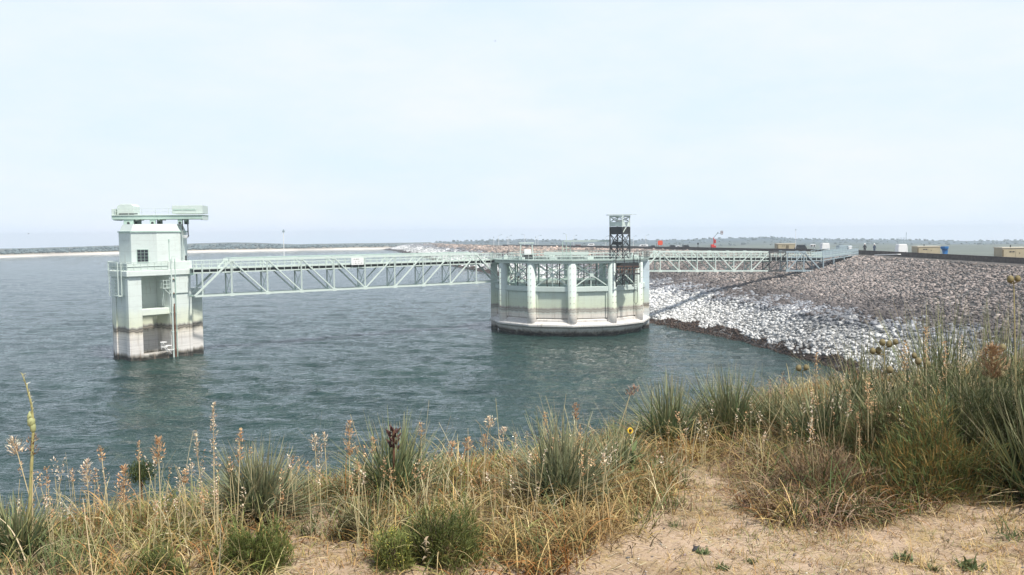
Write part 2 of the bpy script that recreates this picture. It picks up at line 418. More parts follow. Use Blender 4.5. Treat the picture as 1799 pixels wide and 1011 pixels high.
# parapet wall along the crest
def crest_pt(i, off=0.0, dz=0.0):
    r = LF[i]; p_ = section(r, 2.0); d = (r[6:9] - r[3:6]) * np.array([1, 1, 0]); d /= np.linalg.norm(d)
    q = p_ + d * off; q[2] += dz; return q
wall = empty('parapet_wall', tuple(crest_pt(70)), label='low dark stone parapet wall running along the top of the dam', cat='wall')
rw = [i for i in range(len(LF)) if LF[i][7] < 460]
mb = MB()
for a_, b_ in zip(rw[:-1], rw[1:]):
    q = [crest_pt(a_, .3, -.5), crest_pt(b_, .3, -.5), crest_pt(b_, .85, -.5), crest_pt(a_, .85, -.5)]
    q2 = [x + np.array([0, 0, 1.08]) for x in q]
    mb.add([tuple(x) for x in q + q2], [(0, 1, 5, 4), (1, 2, 6, 5), (2, 3, 7, 6), (3, 0, 4, 7), (4, 5, 6, 7)])
mb.build('wall_body', M['wall'], wall)
mb = MB()
for a_, b_ in zip(rw[:-1], rw[1:]):
    q = [crest_pt(a_, .22, .58), crest_pt(b_, .22, .58), crest_pt(b_, .93, .58), crest_pt(a_, .93, .58)]
    q2 = [x + np.array([0, 0, .10]) for x in q]
    mb.add([tuple(x) for x in q + q2], [(0, 1, 5, 4), (1, 2, 6, 5), (2, 3, 7, 6), (3, 0, 4, 7), (4, 5, 6, 7), (3, 2, 1, 0)])
mb.build('coping', mat('coping', (.08, .07, .065), .9, noise=(2, .3)), wall)

# ------------------------------------------------------------------ lake water
ys = [14.0]
while ys[-1] < 1150: ys.append(ys[-1] + max(.16, ys[-1] * .0042))
ys = np.array(ys)
xs = [0.0]
while xs[-1] < 1100: xs.append(xs[-1] + .2 + .0125 * max(0, xs[-1] - 22) * .55)
xs = np.array([-x for x in xs[::-1][:-1]] + xs) if isinstance(xs, list) else xs
xs = np.unique(xs); xs = xs[(xs > -1100) & (xs < 70)]
GX, GY = np.meshgrid(xs, ys)
dx = np.gradient(xs)[None, :] * np.ones_like(GX); dy = np.gradient(ys)[:, None] * np.ones_like(GX)
H = np.zeros_like(GX); rw_ = np.random.default_rng(3)
wx = GX + 3.0 * fbm(GX * .05, GY * .05, 21) * 2; wy = GY + 3.0 * fbm(GX * .05, GY * .05, 33) * 2
for lam in np.geomspace(.45, 13, 46):
    th = R(-112) + rw_.normal(0, .42); k = 2 * np.pi / lam; ph = rw_.uniform(0, 6.28)
    kx, ky = math.cos(th), math.sin(th)
    amp = .0105 * lam ** .82
    cell = np.abs(kx) * dx + np.abs(ky) * dy
    att = np.clip((lam / np.maximum(cell, 1e-6) - 2.2) / 2.5, 0, 1)
    s_ = np.sin(k * (kx * wx + ky * wy) + ph)
    H += amp * att * (1 - 1.35 * np.abs(s_) ** .9 + .35 * s_) * .8
# calmer in the lee between the drum and the rocks
calm = 1 - .62 * np.clip(1 - np.hypot((GX - 22) / 22, (GY - 88) / 42), 0, 1) ** .5
H *= calm * np.clip(.9 + 1.4 * fbm(GX * .018, GY * .03, 5), .45, 1.35)
H *= .78 - .38 * np.clip((GY - 90) / 200, 0, 1); H -= H.mean()
# cut the water off behind the dam crest
cx = np.interp(ys, LF[:, 7], LF[:, 6]) - 4
keep = GX[:-1, :-1] < cx[:-1, None]
idx = np.arange(GX.size).reshape(GX.shape)
Fq = np.stack([idx[:-1, :-1], idx[:-1, 1:], idx[1:, 1:], idx[1:, :-1]], -1)[keep]
used = np.unique(Fq); remap = np.zeros(GX.size, int); remap[used] = np.arange(len(used))
V = np.stack([GX.ravel(), GY.ravel(), H.ravel()], 1)[used]
wm = bpy.data.materials.new('lake_water'); wm.use_nodes = True; nt = wm.node_tree; b = nt.nodes['Principled BSDF']
b.inputs['Roughness'].default_value = .05; b.inputs['IOR'].default_value = 1.33; b.inputs['Specular IOR Level'].default_value = .5
g = N(nt, 'ShaderNodeNewGeometry')
def wn(scale, vec, det, rot=0):
    mp = N(nt, 'ShaderNodeMapping'); mp.inputs['Scale'].default_value = vec; mp.inputs['Rotation'].default_value = (0, 0, rot); L(nt, g.outputs['Position'], mp.inputs[0])
    n = N(nt, 'ShaderNodeTexNoise'); n.inputs['Scale'].default_value = scale; n.inputs['Detail'].default_value = det; n.inputs['Roughness'].default_value = .6
    L(nt, mp.outputs[0], n.inputs['Vector']); return n.outputs[0]
a1 = wn(2.0, (.38, 1, 1), 4, R(-14)); a2 = wn(.22, (.5, 1, 1), 3, R(-10)); 
bp = N(nt, 'ShaderNodeBump'); bp.inputs['Strength'].default_value = 1.0; bp.inputs['Distance'].default_value = .34; L(nt, a1, bp.inputs['Height'])
L(nt, bp.outputs[0], b.inputs['Normal'])
cm = N(nt, 'ShaderNodeMix', data_type='RGBA'); cm.inputs[6].default_value = (.011, .031, .027, 1); cm.inputs[7].default_value = (.019, .048, .040, 1)
L(nt, ramp_f(nt, a2, .35, .65), cm.inputs[0]); L(nt, cm.outputs[2], b.inputs['Base Color'])
lake = np_mesh('lake_water', V, remap[Fq], wm, smooth=True); tag(lake, kind='structure')

# lake bed / base ground well below everything
mb = MB(); mb.box((100, 150, -16.0), (3300, 2700, .5)); tag(mb.build('lake_bed', mat('lake_bed_mud', (.08, .07, .05), .9)), kind='structure')

# ------------------------------------------------------------------ far land
pxs = np.arange(-420, 2300, 8.0)
def interp(px, t): return np.interp(px, [a for a, _ in t], [b_ for _, b_ in t])
shoreY = lambda px: interp(px, [(-420, 520), (0, 619), (220, 722), (500, 787), (700, 835), (760, 860)])
ridge = lambda px: interp(px, [(-420, 444), (0, 437.5), (60, 436), (130, 434), (170, 432.5), (230, 431), (300, 430), (340, 428), (400, 426.5), (450, 427), (520, 429.5), (600, 428), (700, 427), (760, 426), (870, 422.5), (1000, 422), (1100, 423), (1200, 421.5), (1300, 418.5), (1360, 417.5), (1420, 421), (1520, 421), (1600, 422), (1700, 424), (1799, 422.5), (2300, 424)])
rows = []
for px in pxs:
    col = []
    e = (fbm(np.array([px * .02]), np.array([0.5]), 9)[0]) * 2.0
    if px < 760:
        Y = float(shoreY(px)); hr = P(px, 300, Y)
        def pt(Yd, z): d = ray(px, 420); q = CAM + d * (Yd / d.y); return (q.x, q.y, z)
        zr = P(px, float(ridge(px)) + e * .5, Y + 150).z
        col = [pt(Y - 15, -8.7), pt(Y, -.05), pt(Y + 9, 1.0), pt(Y + 26, 1.5), pt(Y + 70, zr * .55), pt(Y + 150, zr), pt(Y + 240, zr - 6), pt(Y + 420, -13), pt(max(1480, Y + 500), -15.5)]
    else:
        def pt(Yd, z): d = ray(px, 420); q = CAM + d * (Yd / d.y); return (q.x, q.y, z)
        z2 = P(px, float(ridge(px)) + e * .6, 1350).z; z1 = min(z2 - 1.0, P(px, float(ridge(px)) + 4 + e, 1150).z)
        if px < 900: ys_ = [560, 640, 760, 900, 1000, 1150, 1350, 1420, 1480]
        else: ys_ = [260, 380, 520, 700, 900, 1150, 1350, 1420, 1480]
        zs_ = [-8.7 if px < 900 else -6.5, -3.2, -2.8, -2.5, -2.2, z1, z2, z2 - 6, -15.5]
        col = [pt(a_, z) for a_, z in zip(ys_, zs_)]
    rows.append(col)
V = np.array(rows); nk, ns = V.shape[:2]; idx = np.arange(nk * ns).reshape(nk, ns)
Fq = np.stack([idx[:-1, :-1].ravel(), idx[1:, :-1].ravel(), idx[1:, 1:].ravel(), idx[:-1, 1:].ravel()], 1)
fc = np.zeros((nk, ns, 3));  # land tones greyed and blued, distance haze put into the colour
for i, px in enumerate(pxs):
    if px < 760:
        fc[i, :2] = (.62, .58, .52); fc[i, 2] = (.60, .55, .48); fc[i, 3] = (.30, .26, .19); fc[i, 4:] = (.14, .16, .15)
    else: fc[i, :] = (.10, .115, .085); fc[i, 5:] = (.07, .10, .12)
tag(np_mesh('far_hills', V.reshape(-1, 3), Fq, mat('far_ground', (.1, .1, .1), .95, attr=True, noise=(.02, .35)), cols=fc.reshape(-1, 3), smooth=True), kind='structure')
# far woods: masses of trees on the hills
rg = np.random.default_rng(5); pos = []; sz = []
for _ in range(4200):
    px = rg.uniform(-60, 1900)
    if px < 760:
        dens = vnoise(np.array([px * .018]), np.array([.3]), 8)[0]
        if rg.random() > .25 + dens * (1.1 if px < 620 else .3): continue
        t = rg.random() ** 1.3; Y = float(shoreY(px)) + 28 + t * 75; zr = P(px, float(ridge(px)), float(shoreY(px)) + 150).z
        z = 1.6 + (zr - 1.6) * min(1, t * .95)
        s_ = rg.uniform(1.6, 3.4) if px < 560 else rg.uniform(1.2, 2.4)
        z = np.interp(Y - float(shoreY(px)), [28, 30, 70, 150], [1.7, 1.8, zr * .55, zr])
    else:
        if rg.random() > .22: continue
        Y = 1350 - 420 * rg.random() ** 2.2; s_ = rg.uniform(2.0, 4.5)
        z2 = P(px, float(ridge(px)), 1350).z; z1 = min(z2 - 1, P(px, float(ridge(px)) + 4, 1150).z)
        z = np.interp(Y, [520, 700, 900, 1150, 1350], [-2.8, -2.5, -2.2, z1, z2]) if px > 900 else np.interp(Y, [640, 1000, 1150, 1350], [-3.2, -2.2, z1, z2])
    d = ray(px, 420); q = CAM + d * (Y / d.y); pos.append((q.x, q.y, z + s_ * .25)); sz.append(s_)
pos = np.array(pos); sz = np.array(sz)
v, f = blobs(pos, sz * 1.25, rg, flat=.5, jitter=.35, tilt=.2)
cc = np.repeat(np.array([.12, .155, .16])[None] * rg.uniform(.6, 1.5, (len(pos), 1)), 12, 0)  # tree colour lightened and blued to carry part of the haze
tag(np_mesh('far_woods', v, f, M['farveg'], cols=cc), 'dark belts of distant trees on the low hills behind the lake and the dam', 'woods', kind='stuff')
# tiny white houses on the far hill
for k, (px, py) in enumerate(((150, 439.5), (163, 440), (178, 440.5))):
    q = P(px, py + .8, 820); h = empty('far_house', (q.x, q.y, q.z - .6), 0, ['white house farthest left on the hill left of the intake tower', 'white house in the middle of the three on the far hill', 'white house nearest the intake tower on the far hill'][k], 'house', 'small white houses on the far hill')
    mb = MB(); mb.box((q.x, q.y, q.z - .3), (4.6, 4, 1.4)); mb.build('wall', M['white'], h)
    mb = MB(); mb.add([(q.x - 2.5, q.y - 2.2, q.z + .4), (q.x + 2.5, q.y - 2.2, q.z + .4), (q.x + 2.5, q.y + 2.2, q.z + .4), (q.x - 2.5, q.y + 2.2, q.z + .4), (q.x - 2.5, q.y, q.z + 1.3), (q.x + 2.5, q.y, q.z + 1.3)], [(0, 1, 5, 4), (2, 3, 4, 5), (0, 4, 3), (1, 2, 5), (3, 2, 1, 0)]); mb.build('roof', M['grey'], h)

# ------------------------------------------------------------------ railing helper
def railing(root, pts, h=1.0, spacing=1.0, m=None, levels=(1.0, .5), r=.03, posts=True, post_w=.05, pm=None):
    m = m or M['mint']
    for lv in levels:
        mb = MB()
        for a, b_ in zip(pts[:-1], pts[1:]):
            a = Vector(a) + Vector((0, 0, h * lv)); b_ = Vector(b_) + Vector((0, 0, h * lv)); mb.tube(a, b_, r, 6)
        mb.build('handrail', m, root)
    if not posts: return
    proto = None; inv = root.matrix_world.inverted()
    for a, b_ in zip(pts[:-1], pts[1:]):
        a = Vector(a); b_ = Vector(b_); n = max(1, round((b_ - a).length / spacing))
        for k in range(n + (1 if (b_ - Vector(pts[-1])).length < 1e-6 else 0)):
            q = inv @ (a + (b_ - a) * (k / n))
            if proto is None:
                m0 = MB(); m0.box((0, 0, h / 2), (post_w, post_w, h)); proto = m0.build('rail_post', pm or m); proto.parent = root; proto.location = q
            else: copy_part(proto, q, root)

# ------------------------------------------------------------------ intake tower
UA = R(50); U = Vector((math.cos(UA), math.sin(UA), 0)); VV = Vector((-math.sin(UA), math.cos(UA), 0))
T0 = Vector((-42.1, 97.3, 0))
def T(u, v, z=0): return T0 + U * u + VV * v + Vector((0, 0, z))
tower = empty('intake_tower', T(4, 3, 0), 0, 'tall mint green concrete intake tower standing alone in the lake at left', 'tower')
def tbox(name, u0, u1, v0, v1, z0, z1, m=None, parent=None, bevel=.03):
    mb = MB(); mb.prism([T(u0, v0)[:2], T(u1, v0)[:2], T(u1, v1)[:2], T(u0, v1)[:2]], z0, z1)
    return mb.build(name, m or M['tower'], parent or tower, bevel=bevel)
ZD = 10.1
tbox('pier', 0, 1.45, 0, 3.55, -3, ZD - .62)
tbox('pier', 4.73, 7.4, 0, 3.0, -3, ZD - .62)
tbox('back_wall', 1.45, 4.73, 2.9, 3.5, -3, ZD - .62)
tbox('core', 1.2, 8.0, 3.0, 6.6, -3, ZD - .62)
tbox('bridge_pier', 7.3, 9.4, 1.0, 4.6, -3, 7.05)
tbox('bridge_seat', 7.2, 9.6, .8, 4.9, 7.05, 7.7, M['tower'])
tbox('sill', 1.2, 4.9, -.05, 1.2, -.3, .72)
tbox('cross_beam', 1.2, 4.9, .15, 1.4, 5.05, 5.75)
tbox('lintel', 1.2, 4.9, -.12, 2.6, ZD - .66, ZD - .05)
# pilaster edges on the shaded side and on the right pier
tbox('pilaster', -.14, 0, -.05, .55, -2, ZD - .9)
tbox('pilaster', -.14, 0, 2.9, 3.6, -2, ZD - .9)
tbox('panel', 5.0, 7.0, -.13, 0, 7.35, ZD + .95)
tbox('pilaster', 7.05, 7.4, -.10, 0, -2, 7.9)
tbox('pilaster', 4.73, 5.0, -.10, 0, -2, ZD)
# deck slab
mb = MB(); mb.prism([T(-.35, -.3)[:2], T(9.2, -.3)[:2], T(9.2, 5.2)[:2], T(8.2, 6.9)[:2], T(1.0, 6.9)[:2], T(-.35, 4.0)[:2]], ZD - .62, ZD)
mb.build('deck_slab', M['tower'], tower, bevel=.04)
# solid parapet on the right part of the front
tbox('parapet', 4.6, 7.5, -.22, .0, ZD + .003, ZD + .93)
tbox('parapet', 7.3, 7.52, .003, 3.2, ZD + .003, ZD + .93)
# mesh railing panels front-left
railing(tower, [T(4.55, -.2, ZD), T(-.25, -.2, ZD), T(-.25, 3.9, ZD)], .95, .85, levels=(1.0, .5, .08), r=.035)
railing(tower, [T(-.25, 3.9, ZD), T(1.0, 6.8, ZD), T(8.2, 6.8, ZD), T(9.1, 5.1, ZD), T(9.1, 3.0, ZD)], .95, 1.1, levels=(1.0, .5), r=.035)
mb = MB(); mb.prism([T(-.18, -.16)[:2], T(4.5, -.16)[:2], T(4.5, -.13)[:2], T(-.18, -.13)[:2]], ZD + .06, ZD + .80)
mb.prism([T(-.22, -.1)[:2], T(-.19, -.1)[:2], T(-.19, 3.8)[:2], T(-.22, 3.8)[:2]], ZD + .06, ZD + .80); mb.build('kick_panel', M['mint'], tower)
# ladder gallery on the left face
gal = MB()
g0 = MB(); g0.prism([T(-.75, .9)[:2], T(-.36, .9)[:2], T(-.36, 2.9)[:2], T(-.75, 2.9)[:2]], 7.3, 7.4); g0.build('gallery_floor', M['mint'], tower)
for k in range(9):
    z = 7.65 + k * .38; gal.bar(T(-.75, .9, z), T(-.75, 2.9, z), .05, .12)
for q in ((-.75, .9), (-.75, 2.9), (-.36, .9)): gal.bar(T(*q, 7.3), T(*q, ZD + .9), .09)
gal.bar(T(-.75, .9, ZD + .9), T(-.75, 2.9, ZD + .9), .09); gal.build('gallery_louvre', M['mint'], tower)
# octagonal house
HC = T(4.9, 3.55); RA = 3.42
def octo(r, rot=0): return [(HC.x + r / math.cos(math.pi / 8) * math.cos(UA + math.pi / 8 + k * math.pi / 4 + rot), HC.y + r / math.cos(math.pi / 8) * math.sin(UA + math.pi / 8 + k * math.pi / 4 + rot)) for k in range(8)]
mb = MB(); mb.prism(octo(RA), ZD + .002, 14.35); house = mb.build('house', M['tower'], tower, bevel=.03)
mb = MB(); mb.prism(octo(RA + .1), 14.35, 14.5); mb.build('cornice', M['mint_dark'], tower)
mb = MB()
lo = octo(RA - .1); hi = octo(RA - .42)
mb.add([(x, y, 14.5) for x, y in lo] + [(x, y, 15.28) for x, y in hi], [(i, (i + 1) % 8, 8 + (i + 1) % 8, 8 + i) for i in range(8)] + [tuple(range(8, 16))]); mb.build('roof', M['tower'], tower)
# window on the chamfer face (normal = -U-V)
def face_frame(k):
    p_ = octo(RA); a = Vector((*p_[k % 8], 0)); b_ = Vector((*p_[(k + 1) % 8], 0)); mid = (a + b_) / 2; t = (b_ - a).normalized(); n_ = (mid - Vector((HC.x, HC.y, 0))).normalized(); return mid, t, n_
# choose the face looking most towards the camera, left of it and right of it
fr = [(face_frame(k)) for k in range(8)]
def face_at(ang):   # angle of normal relative to U
    want = Vector((math.cos(UA + ang), math.sin(UA + ang), 0)); return max(fr, key=lambda q: q[2].dot(want))
mid, t_, n_ = face_at(R(-135))
if t_.x < 0: t_ = -t_
def wbox(mb, mid, t, n, a0, a1, z0, z1, d0, d1):
    q = [mid + t * a + n * d for a, d in ((a0, d0), (a1, d0), (a1, d1), (a0, d1))]; mb.prism([x[:2] for x in q], z0, z1)
win = MB(); wbox(win, mid, t_, n_, -.80, .48, 10.95, 12.45, .004, .05); wo = win.build('window', M['mint_dark'], tower)
for i in range(3):
    for j in range(4):
        g_ = MB(); x0 = -.74 + i * .40; z0 = 11.01 + j * .355; wbox(g_, mid, t_, n_, x0, x0 + .36, z0, z0 + .315, .02, .062); g_.build('pane', M['glass'], wo)
# slim vent slot, pipe on the front face, door slot on the right
mid2, t2, n2_ = face_at(R(-90))
if t2.x < 0: t2 = -t2
mb = MB(); 
wbox(mb, mid2, t2, n2_, -.02, .04, 10.5, 13.4, .0, .05); wbox(mb, mid2, t2, n2_, -.05, .07, 13.3, 13.55, 0, .12); mb.build('conduit', M['mint_dark'], tower)
mid3, t3, n3_ = face_at(R(-45))
if t3.x < 0: t3 = -t3
mb = MB(); wbox(mb, mid3, t3, n3_, -.9, -.35, ZD + .1, 11.6, .0, .05); mb.build('door', M['dark'], tower)
# ladder up the right side of the house
ld = MB(); a = mid3 + t3 * 1.2 + n3_ * .25
for sx_ in (-.2, .2): ld.bar(a + t3 * sx_ + Vector((0, 0, ZD)), a + t3 * sx_ + Vector((0, 0, 14.6)), .05)
for k in range(14): ld.bar(a + t3 * -.2 + Vector((0, 0, ZD + .3 + k * .31)), a + t3 * .2 + Vector((0, 0, ZD + .3 + k * .31)), .035)
ld.build('ladder', M['mint'], tower)
# pipes down the front between recess and right pier
for du, r_p, m_, z1_ in ((4.86, .09, M['mint'], ZD + 1.2), (5.12, .07, M['rust'], 6.2), (5.34, .05, M['mint_dark'], ZD + 1.25)):
    mb = MB(); mb.tube(T(du, -.28, -.6), T(du, -.28, z1_), r_p, 8)
    for zb in (1, 3, 5.2, 7.4, 9): mb.box(T(du, -.2, zb), (.26, .26, .08), UA)
    mb.build('pipe', m_, tower)
mb = MB(); mb.tube(T(5.0, -.3, ZD + .9), T(5.0, -.3, ZD + 1.5), .05, 6); mb.tube(T(5.0, -.3, ZD + 1.5), T(5.35, -.3, ZD + 1.5), .04, 6); mb.build('davit', M['mint'], tower)
# small access platform and caged ladder inside the recess
mb = MB(); mb.box(T(4.35, .2, 8.0), (.9, .8, .06), UA); mb.build('landing', M['mint'], tower)
railing(tower, [T(4.75, -.15, 8.0), T(3.95, -.15, 8.0), T(3.95, .6, 8.0)], .9, .5, levels=(1, .5), r=.03)
mb = MB()
for v_ in (.15, .5): mb.bar(T(4.1, v_, 6.0), T(4.1, v_, 8.9), .04)
for k in range(9): mb.bar(T(4.1, .15, 6.1 + k * .3), T(4.1, .5, 6.1 + k * .3), .03)
mb.bar(T(4.72, -.1, 7.3), T(4.0, -.1, 8.0), .06); mb.build('ladder', M['mint'], tower)
mb = MB()   # ladder cage rings near the water
for (u_, z_) in ((3.7, 1.9), (4.3, 1.45), (3.8, 1.35), (4.5, .95)):
    c_ = T(u_, -.2, z_); pts_ = [c_ + U * (.34 * math.cos(a_)) + VV * (.34 * math.sin(a_)) for a_ in np.linspace(0, 2 * math.pi, 13)]; mb.path(pts_, .045, 6)
mb.bar(T(3.5, -.3, 1.9), T(4.6, -.3, .5), .06); mb.bar(T(3.4, -.2, 1.8), T(4.2, -.2, .75), .06); mb.bar(T(3.4, -.2, 1.9), T(3.45, -.2, 1.1), .05)
mb.build('ladder_cage', M['white'], tower)
# roof crane: a travelling platform on rollers
cr0 = P(283, 388, 103.6); CA = R(6); cu = Vector((math.cos(CA), math.sin(CA), 0)); cvv = Vector((-math.sin(CA), math.cos(CA), 0))
crane = empty('roof_crane', (HC.x, HC.y, 15.28), 0, 'mint green travelling crane platform across the roof of the intake tower', 'crane')
CZ = 15.72
def Cp(a, b_, z): return Vector((cr0.x, cr0.y, 0)) + cu * a + cvv * b_ + Vector((0, 0, z))
def cbox(name, a0, a1, b0, b1, z0, z1, m=M['mint']):
    mb = MB(); mb.prism([Cp(a0, b0, 0)[:2], Cp(a1, b0, 0)[:2], Cp(a1, b1, 0)[:2], Cp(a0, b1, 0)[:2]], z0, z1); return mb.build(name, m, crane, bevel=.02)
cbox('girder', -5.0, 5.0, -1.6, -1.35, CZ + .12, CZ + .55, M['mint_dark']); cbox('girder', -5.0, 5.0, 1.35, 1.6, CZ + .12, CZ + .55, M['mint_dark'])
cbox('platform', -5.05, 5.05, -1.7, 1.7, CZ + .55, CZ + .63)
for a_ in (-4.9, -2.5, 0, 2.5, 4.8): cbox('cross_girder', a_, a_ + .2, -1.35, 1.35, CZ + .02, CZ + .5)
for a_, w_ in ((-3.2, 1.1), (-.55, .6), (2.5, .5)):
    for b_ in (-1.5, 1.3):
        q_ = cbox('roller_bogie', a_ - w_ / 2, a_ + w_ / 2, b_, b_ + .3, 15.3, CZ + .12, M['mint_dark'])
        mb = MB(); mb.tube(Cp(a_, b_ - .06, 15.42), Cp(a_, b_ + .36, 15.42), .15, 10); mb.build('roller', M['dark'], q_)
# motor housings
mb = MB()
prof = [(0, 0), (0, 1.0), (.35, 1.25), (1.6, 1.25), (1.85, 1.0), (1.85, 0)]
vs_ = [Cp(-4.5 + (.02 if 1 else 0) + a_ * 1.0, b_, CZ + .633 + z_) for b_ in (-1.3, 1.0) for a_, z_ in prof]; n6 = 6
mb.add(vs_, [(i, (i + 1) % 6, 6 + (i + 1) % 6, 6 + i) for i in range(6)] + [tuple(range(6)), tuple(range(11, 5, -1))]); mb.build('motor_house', M['mint'], crane, bevel=.03)
cbox('end_plate', -5.02, -4.62, -1.55, 1.5, CZ + .633, CZ + 1.35)
cbox('drum_house', 1.55, 5.0, -1.2, 1.5, CZ + .75, CZ + 1.72)
cbox('drum_slot', 1.7, 4.3, -1.24, -1.2, CZ + 1.15, CZ + 1.3, M['mint_dark'])
cbox('painted_shadow_strip', -4.3, -2.2, -1.36, -1.3, CZ + .70, CZ + .82, M['dark'])  # dark strip painted in as shadow along the foot of the motor housing
railing(crane, [Cp(-4.6, -1.65, CZ + .63), Cp(4.3, -1.65, CZ + .63)], .72, 1.6, levels=(1, .5), r=.028)
mb = MB()
for a_ in (2.75, 3.35): mb.path([Cp(a_, -1.4, CZ + .0), Cp(a_, -1.4, CZ - 1.7)], .07, 8)
mb.path([Cp(3.05 + .35 * math.cos(t) , -1.4, CZ - 1.7 - .35 * math.sin(t)) for t in np.linspace(0, math.pi, 9)], .07, 8); mb.build('cable_loop', M['dark'], crane)
mb = MB(); mb.lathe(tuple(Cp(3.0, -1.35, CZ - 1.95)), [(.05, -.18), (.3, -.1), (.36, .12), (.36, .2)], 12); mb.build('floodlight', M['white'], crane)

# ------------------------------------------------------------------ truss bridges
def truss_bridge(root, nodes_t, nodes_b, diags, w, m, deck_z, th=.16, post_sp=.9, mats=None, rail_h=.9, swayrods=True, verts=None):
    """nodes_t/b : near-truss top and bottom node points; w : Vector to the far truss"""
    n = len(nodes_b); mats = mats or [m] * (n - 1)
    for side in (0, 1):
        off = w * side
        for k in range(n - 1):
            mb = MB(); mb.bar(nodes_b[k] + off, nodes_b[k + 1] + off, th, th * 1.35); mb.build('bottom_chord', mats[k], root)
            if 1 <= k < n - 2:
                mb = MB(); mb.bar(nodes_t[k] + off, nodes_t[k + 1] + off, th * 1.25, th * 1.5); mb.build('top_chord', mats[k], root)
            a = diags[k]
            q = (nodes_b[k], nodes_t[k + 1]) if a == '/' else (nodes_t[k], nodes_b[k + 1])
            mb = MB(); mb.bar(q[0] + off, q[1] + off, th * (1.2 if k in (0, n - 2) else .9)); mb.build('diagonal', mats[k], root)
        for k in range(1, n - 1):
            mb = MB(); mb.bar(nodes_b[k] + off, nodes_t[k] + off, th * .95); mb.build('vertical', mats[min(k, n - 2)], root)
            d_ = (nodes_b[k] - nodes_b[k - 1]).normalized()
            for zq in (nodes_b[k], nodes_t[k]): mb = MB(); mb.bar(zq + off - d_ * .28, zq + off + d_ * .28, th * .4 + .14, .34); mb.build('gusset_plate', mats[min(k, n - 2)], root)
    for k in range(n):
        zt = Vector((nodes_b[k].x, nodes_b[k].y, deck_z[k] - .62)); fm = M['mint_dark'] if mats[min(k, n - 2)] is not M['grey'] else M['grey']
        mb = MB(); mb.bar(nodes_b[k], nodes_b[k] + w, th * .8); mb.build('cross_strut', fm, root)
        mb = MB(); mb.bar(zt, zt + w, .1, .22); mb.build('floor_beam', fm, root)
        if swayrods and 0 < k < n - 1:
            mb = MB(); mb.bar(nodes_b[k], zt + w, .05); mb.bar(nodes_b[k] + w, zt, .05)
            mb.build('sway_brace', M['mint_dark'], root)
    for k in range(n - 1):
        a = Vector((nodes_b[k].x, nodes_b[k].y, deck_z[k])); b_ = Vector((nodes_b[k + 1].x, nodes_b[k + 1].y, deck_z[k + 1]))
        wn_ = w.normalized(); mb = MB()
        for q0, q1, z0, z1 in ((.12, w.length - .12, -.10, 0),):
            pts = [a + wn_ * q0, b_ + wn_ * q0, b_ + wn_ * q1, a + wn_ * q1]
            mb.add([p_ + Vector((0, 0, z)) for z in (z0, z1) for p_ in pts], [(0, 1, 5, 4), (1, 2, 6, 5), (2, 3, 7, 6), (3, 0, 4, 7), (4, 5, 6, 7), (3, 2, 1, 0)])
        mb.build('deck_plate', M['deck'], root)
        mb = MB()
        for q0 in (.12, w.length - .12):
            mb.bar(a + wn_ * q0 + Vector((0, 0, -.02)), b_ + wn_ * q0 + Vector((0, 0, -.02)), .09, .17)
            mb.bar(a + wn_ * (q0) + Vector((0, 0, -.50)), b_ + wn_ * q0 + Vector((0, 0, -.50)), .09, .13)
        mb.build('stringer', mats[k], root)
        mb = MB(); mb.bar(a + wn_ * .5 + Vector((0, 0, -.27)), b_ + wn_ * .5 + Vector((0, 0, -.27)), .3, .30); mb.build('gap_shade_bar', M['dark'], root)  # added dark bar, stands in for the shaded gap between the stringers
    # rails with posts that run down past the deck
    inv = root.matrix_world.inverted(); proto = None; wn_ = w.normalized()
    for q0 in (.03, w.length - .03):
        mb = MB()
        for lv in (rail_h, rail_h * .5):
            for k in range(n - 1):
                a = Vector((nodes_b[k].x, nodes_b[k].y, deck_z[k] + lv)) + wn_ * q0; b_ = Vector((nodes_b[k + 1].x, nodes_b[k + 1].y, deck_z[k + 1] + lv)) + wn_ * q0
                mb.tube(a, b_, .03, 6)
        mb.build('handrail', mats[0], root)
        a = Vector((nodes_b[0].x, nodes_b[0].y, deck_z[0])); b_ = Vector((nodes_b[-1].x, nodes_b[-1].y, deck_z[-1])); np_ = round((b_ - a).length / post_sp)
        for k in range(np_ + 1):
            q = inv @ (a + (b_ - a) * (k / np_) + wn_ * q0)
            if proto is None:
                m0 = MB(); m0.box((0, 0, rail_h / 2 - .3), (.06, .06, rail_h + .6), math.atan2((b_ - a).y, (b_ - a).x)); proto = m0.build('rail_post', mats[0]); proto.parent = root; proto.location = q
            else: copy_part(proto, q, root)
    # wire mesh infill seen as a pale veil: thin vertical wires
    mb = MB()
    for q0 in (0.03, w.length - .03):
        nw = np_ * 5
        for k in range(nw + 1):
            q = a + (b_ - a) * (k / nw) + wn_ * q0; mb.bar(q, q + Vector((0, 0, rail_h)), .008)
        for lv in (.15, .3, .62, .76):
            mb.bar(a + wn_ * q0 + Vector((0, 0, lv)), b_ + wn_ * q0 + Vector((0, 0, lv)), .009)
    o = mb.build('rail_mesh', mats[0], root); o['kind'] = 'stuff'

B1 = Vector((-32.9, 104.0, 0)); bd = Vector((.802, .598, 0)).normalized(); SP = 4.35
bridge1 = empty('truss_bridge', B1 + bd * 15, 0, 'long mint green steel truss footbridge over the water between intake tower and round spillway', 'bridge')
nb = [B1 + bd * (SP * (k - 1)) + Vector((0, 0, 13.9 - 6.92)) for k in range(11)]
ntp = [q + Vector((0, 0, 4.05)) for q in nb]
W1 = Vector((-bd.y, bd.x, 0)) * 2.1

truss_bridge(bridge1, ntp, nb, '/\\\\\\\\////\\', W1, M['mint'], [10.15] * 11)
mb = MB(); q = nb[0] + bd * .95; mb.bar(q, q + Vector((0, 0, 3.7)), .14); mb.bar(q + W1, q + W1 + Vector((0, 0, 3.7)), .14); mb.build('end_post', M['mint'], bridge1)
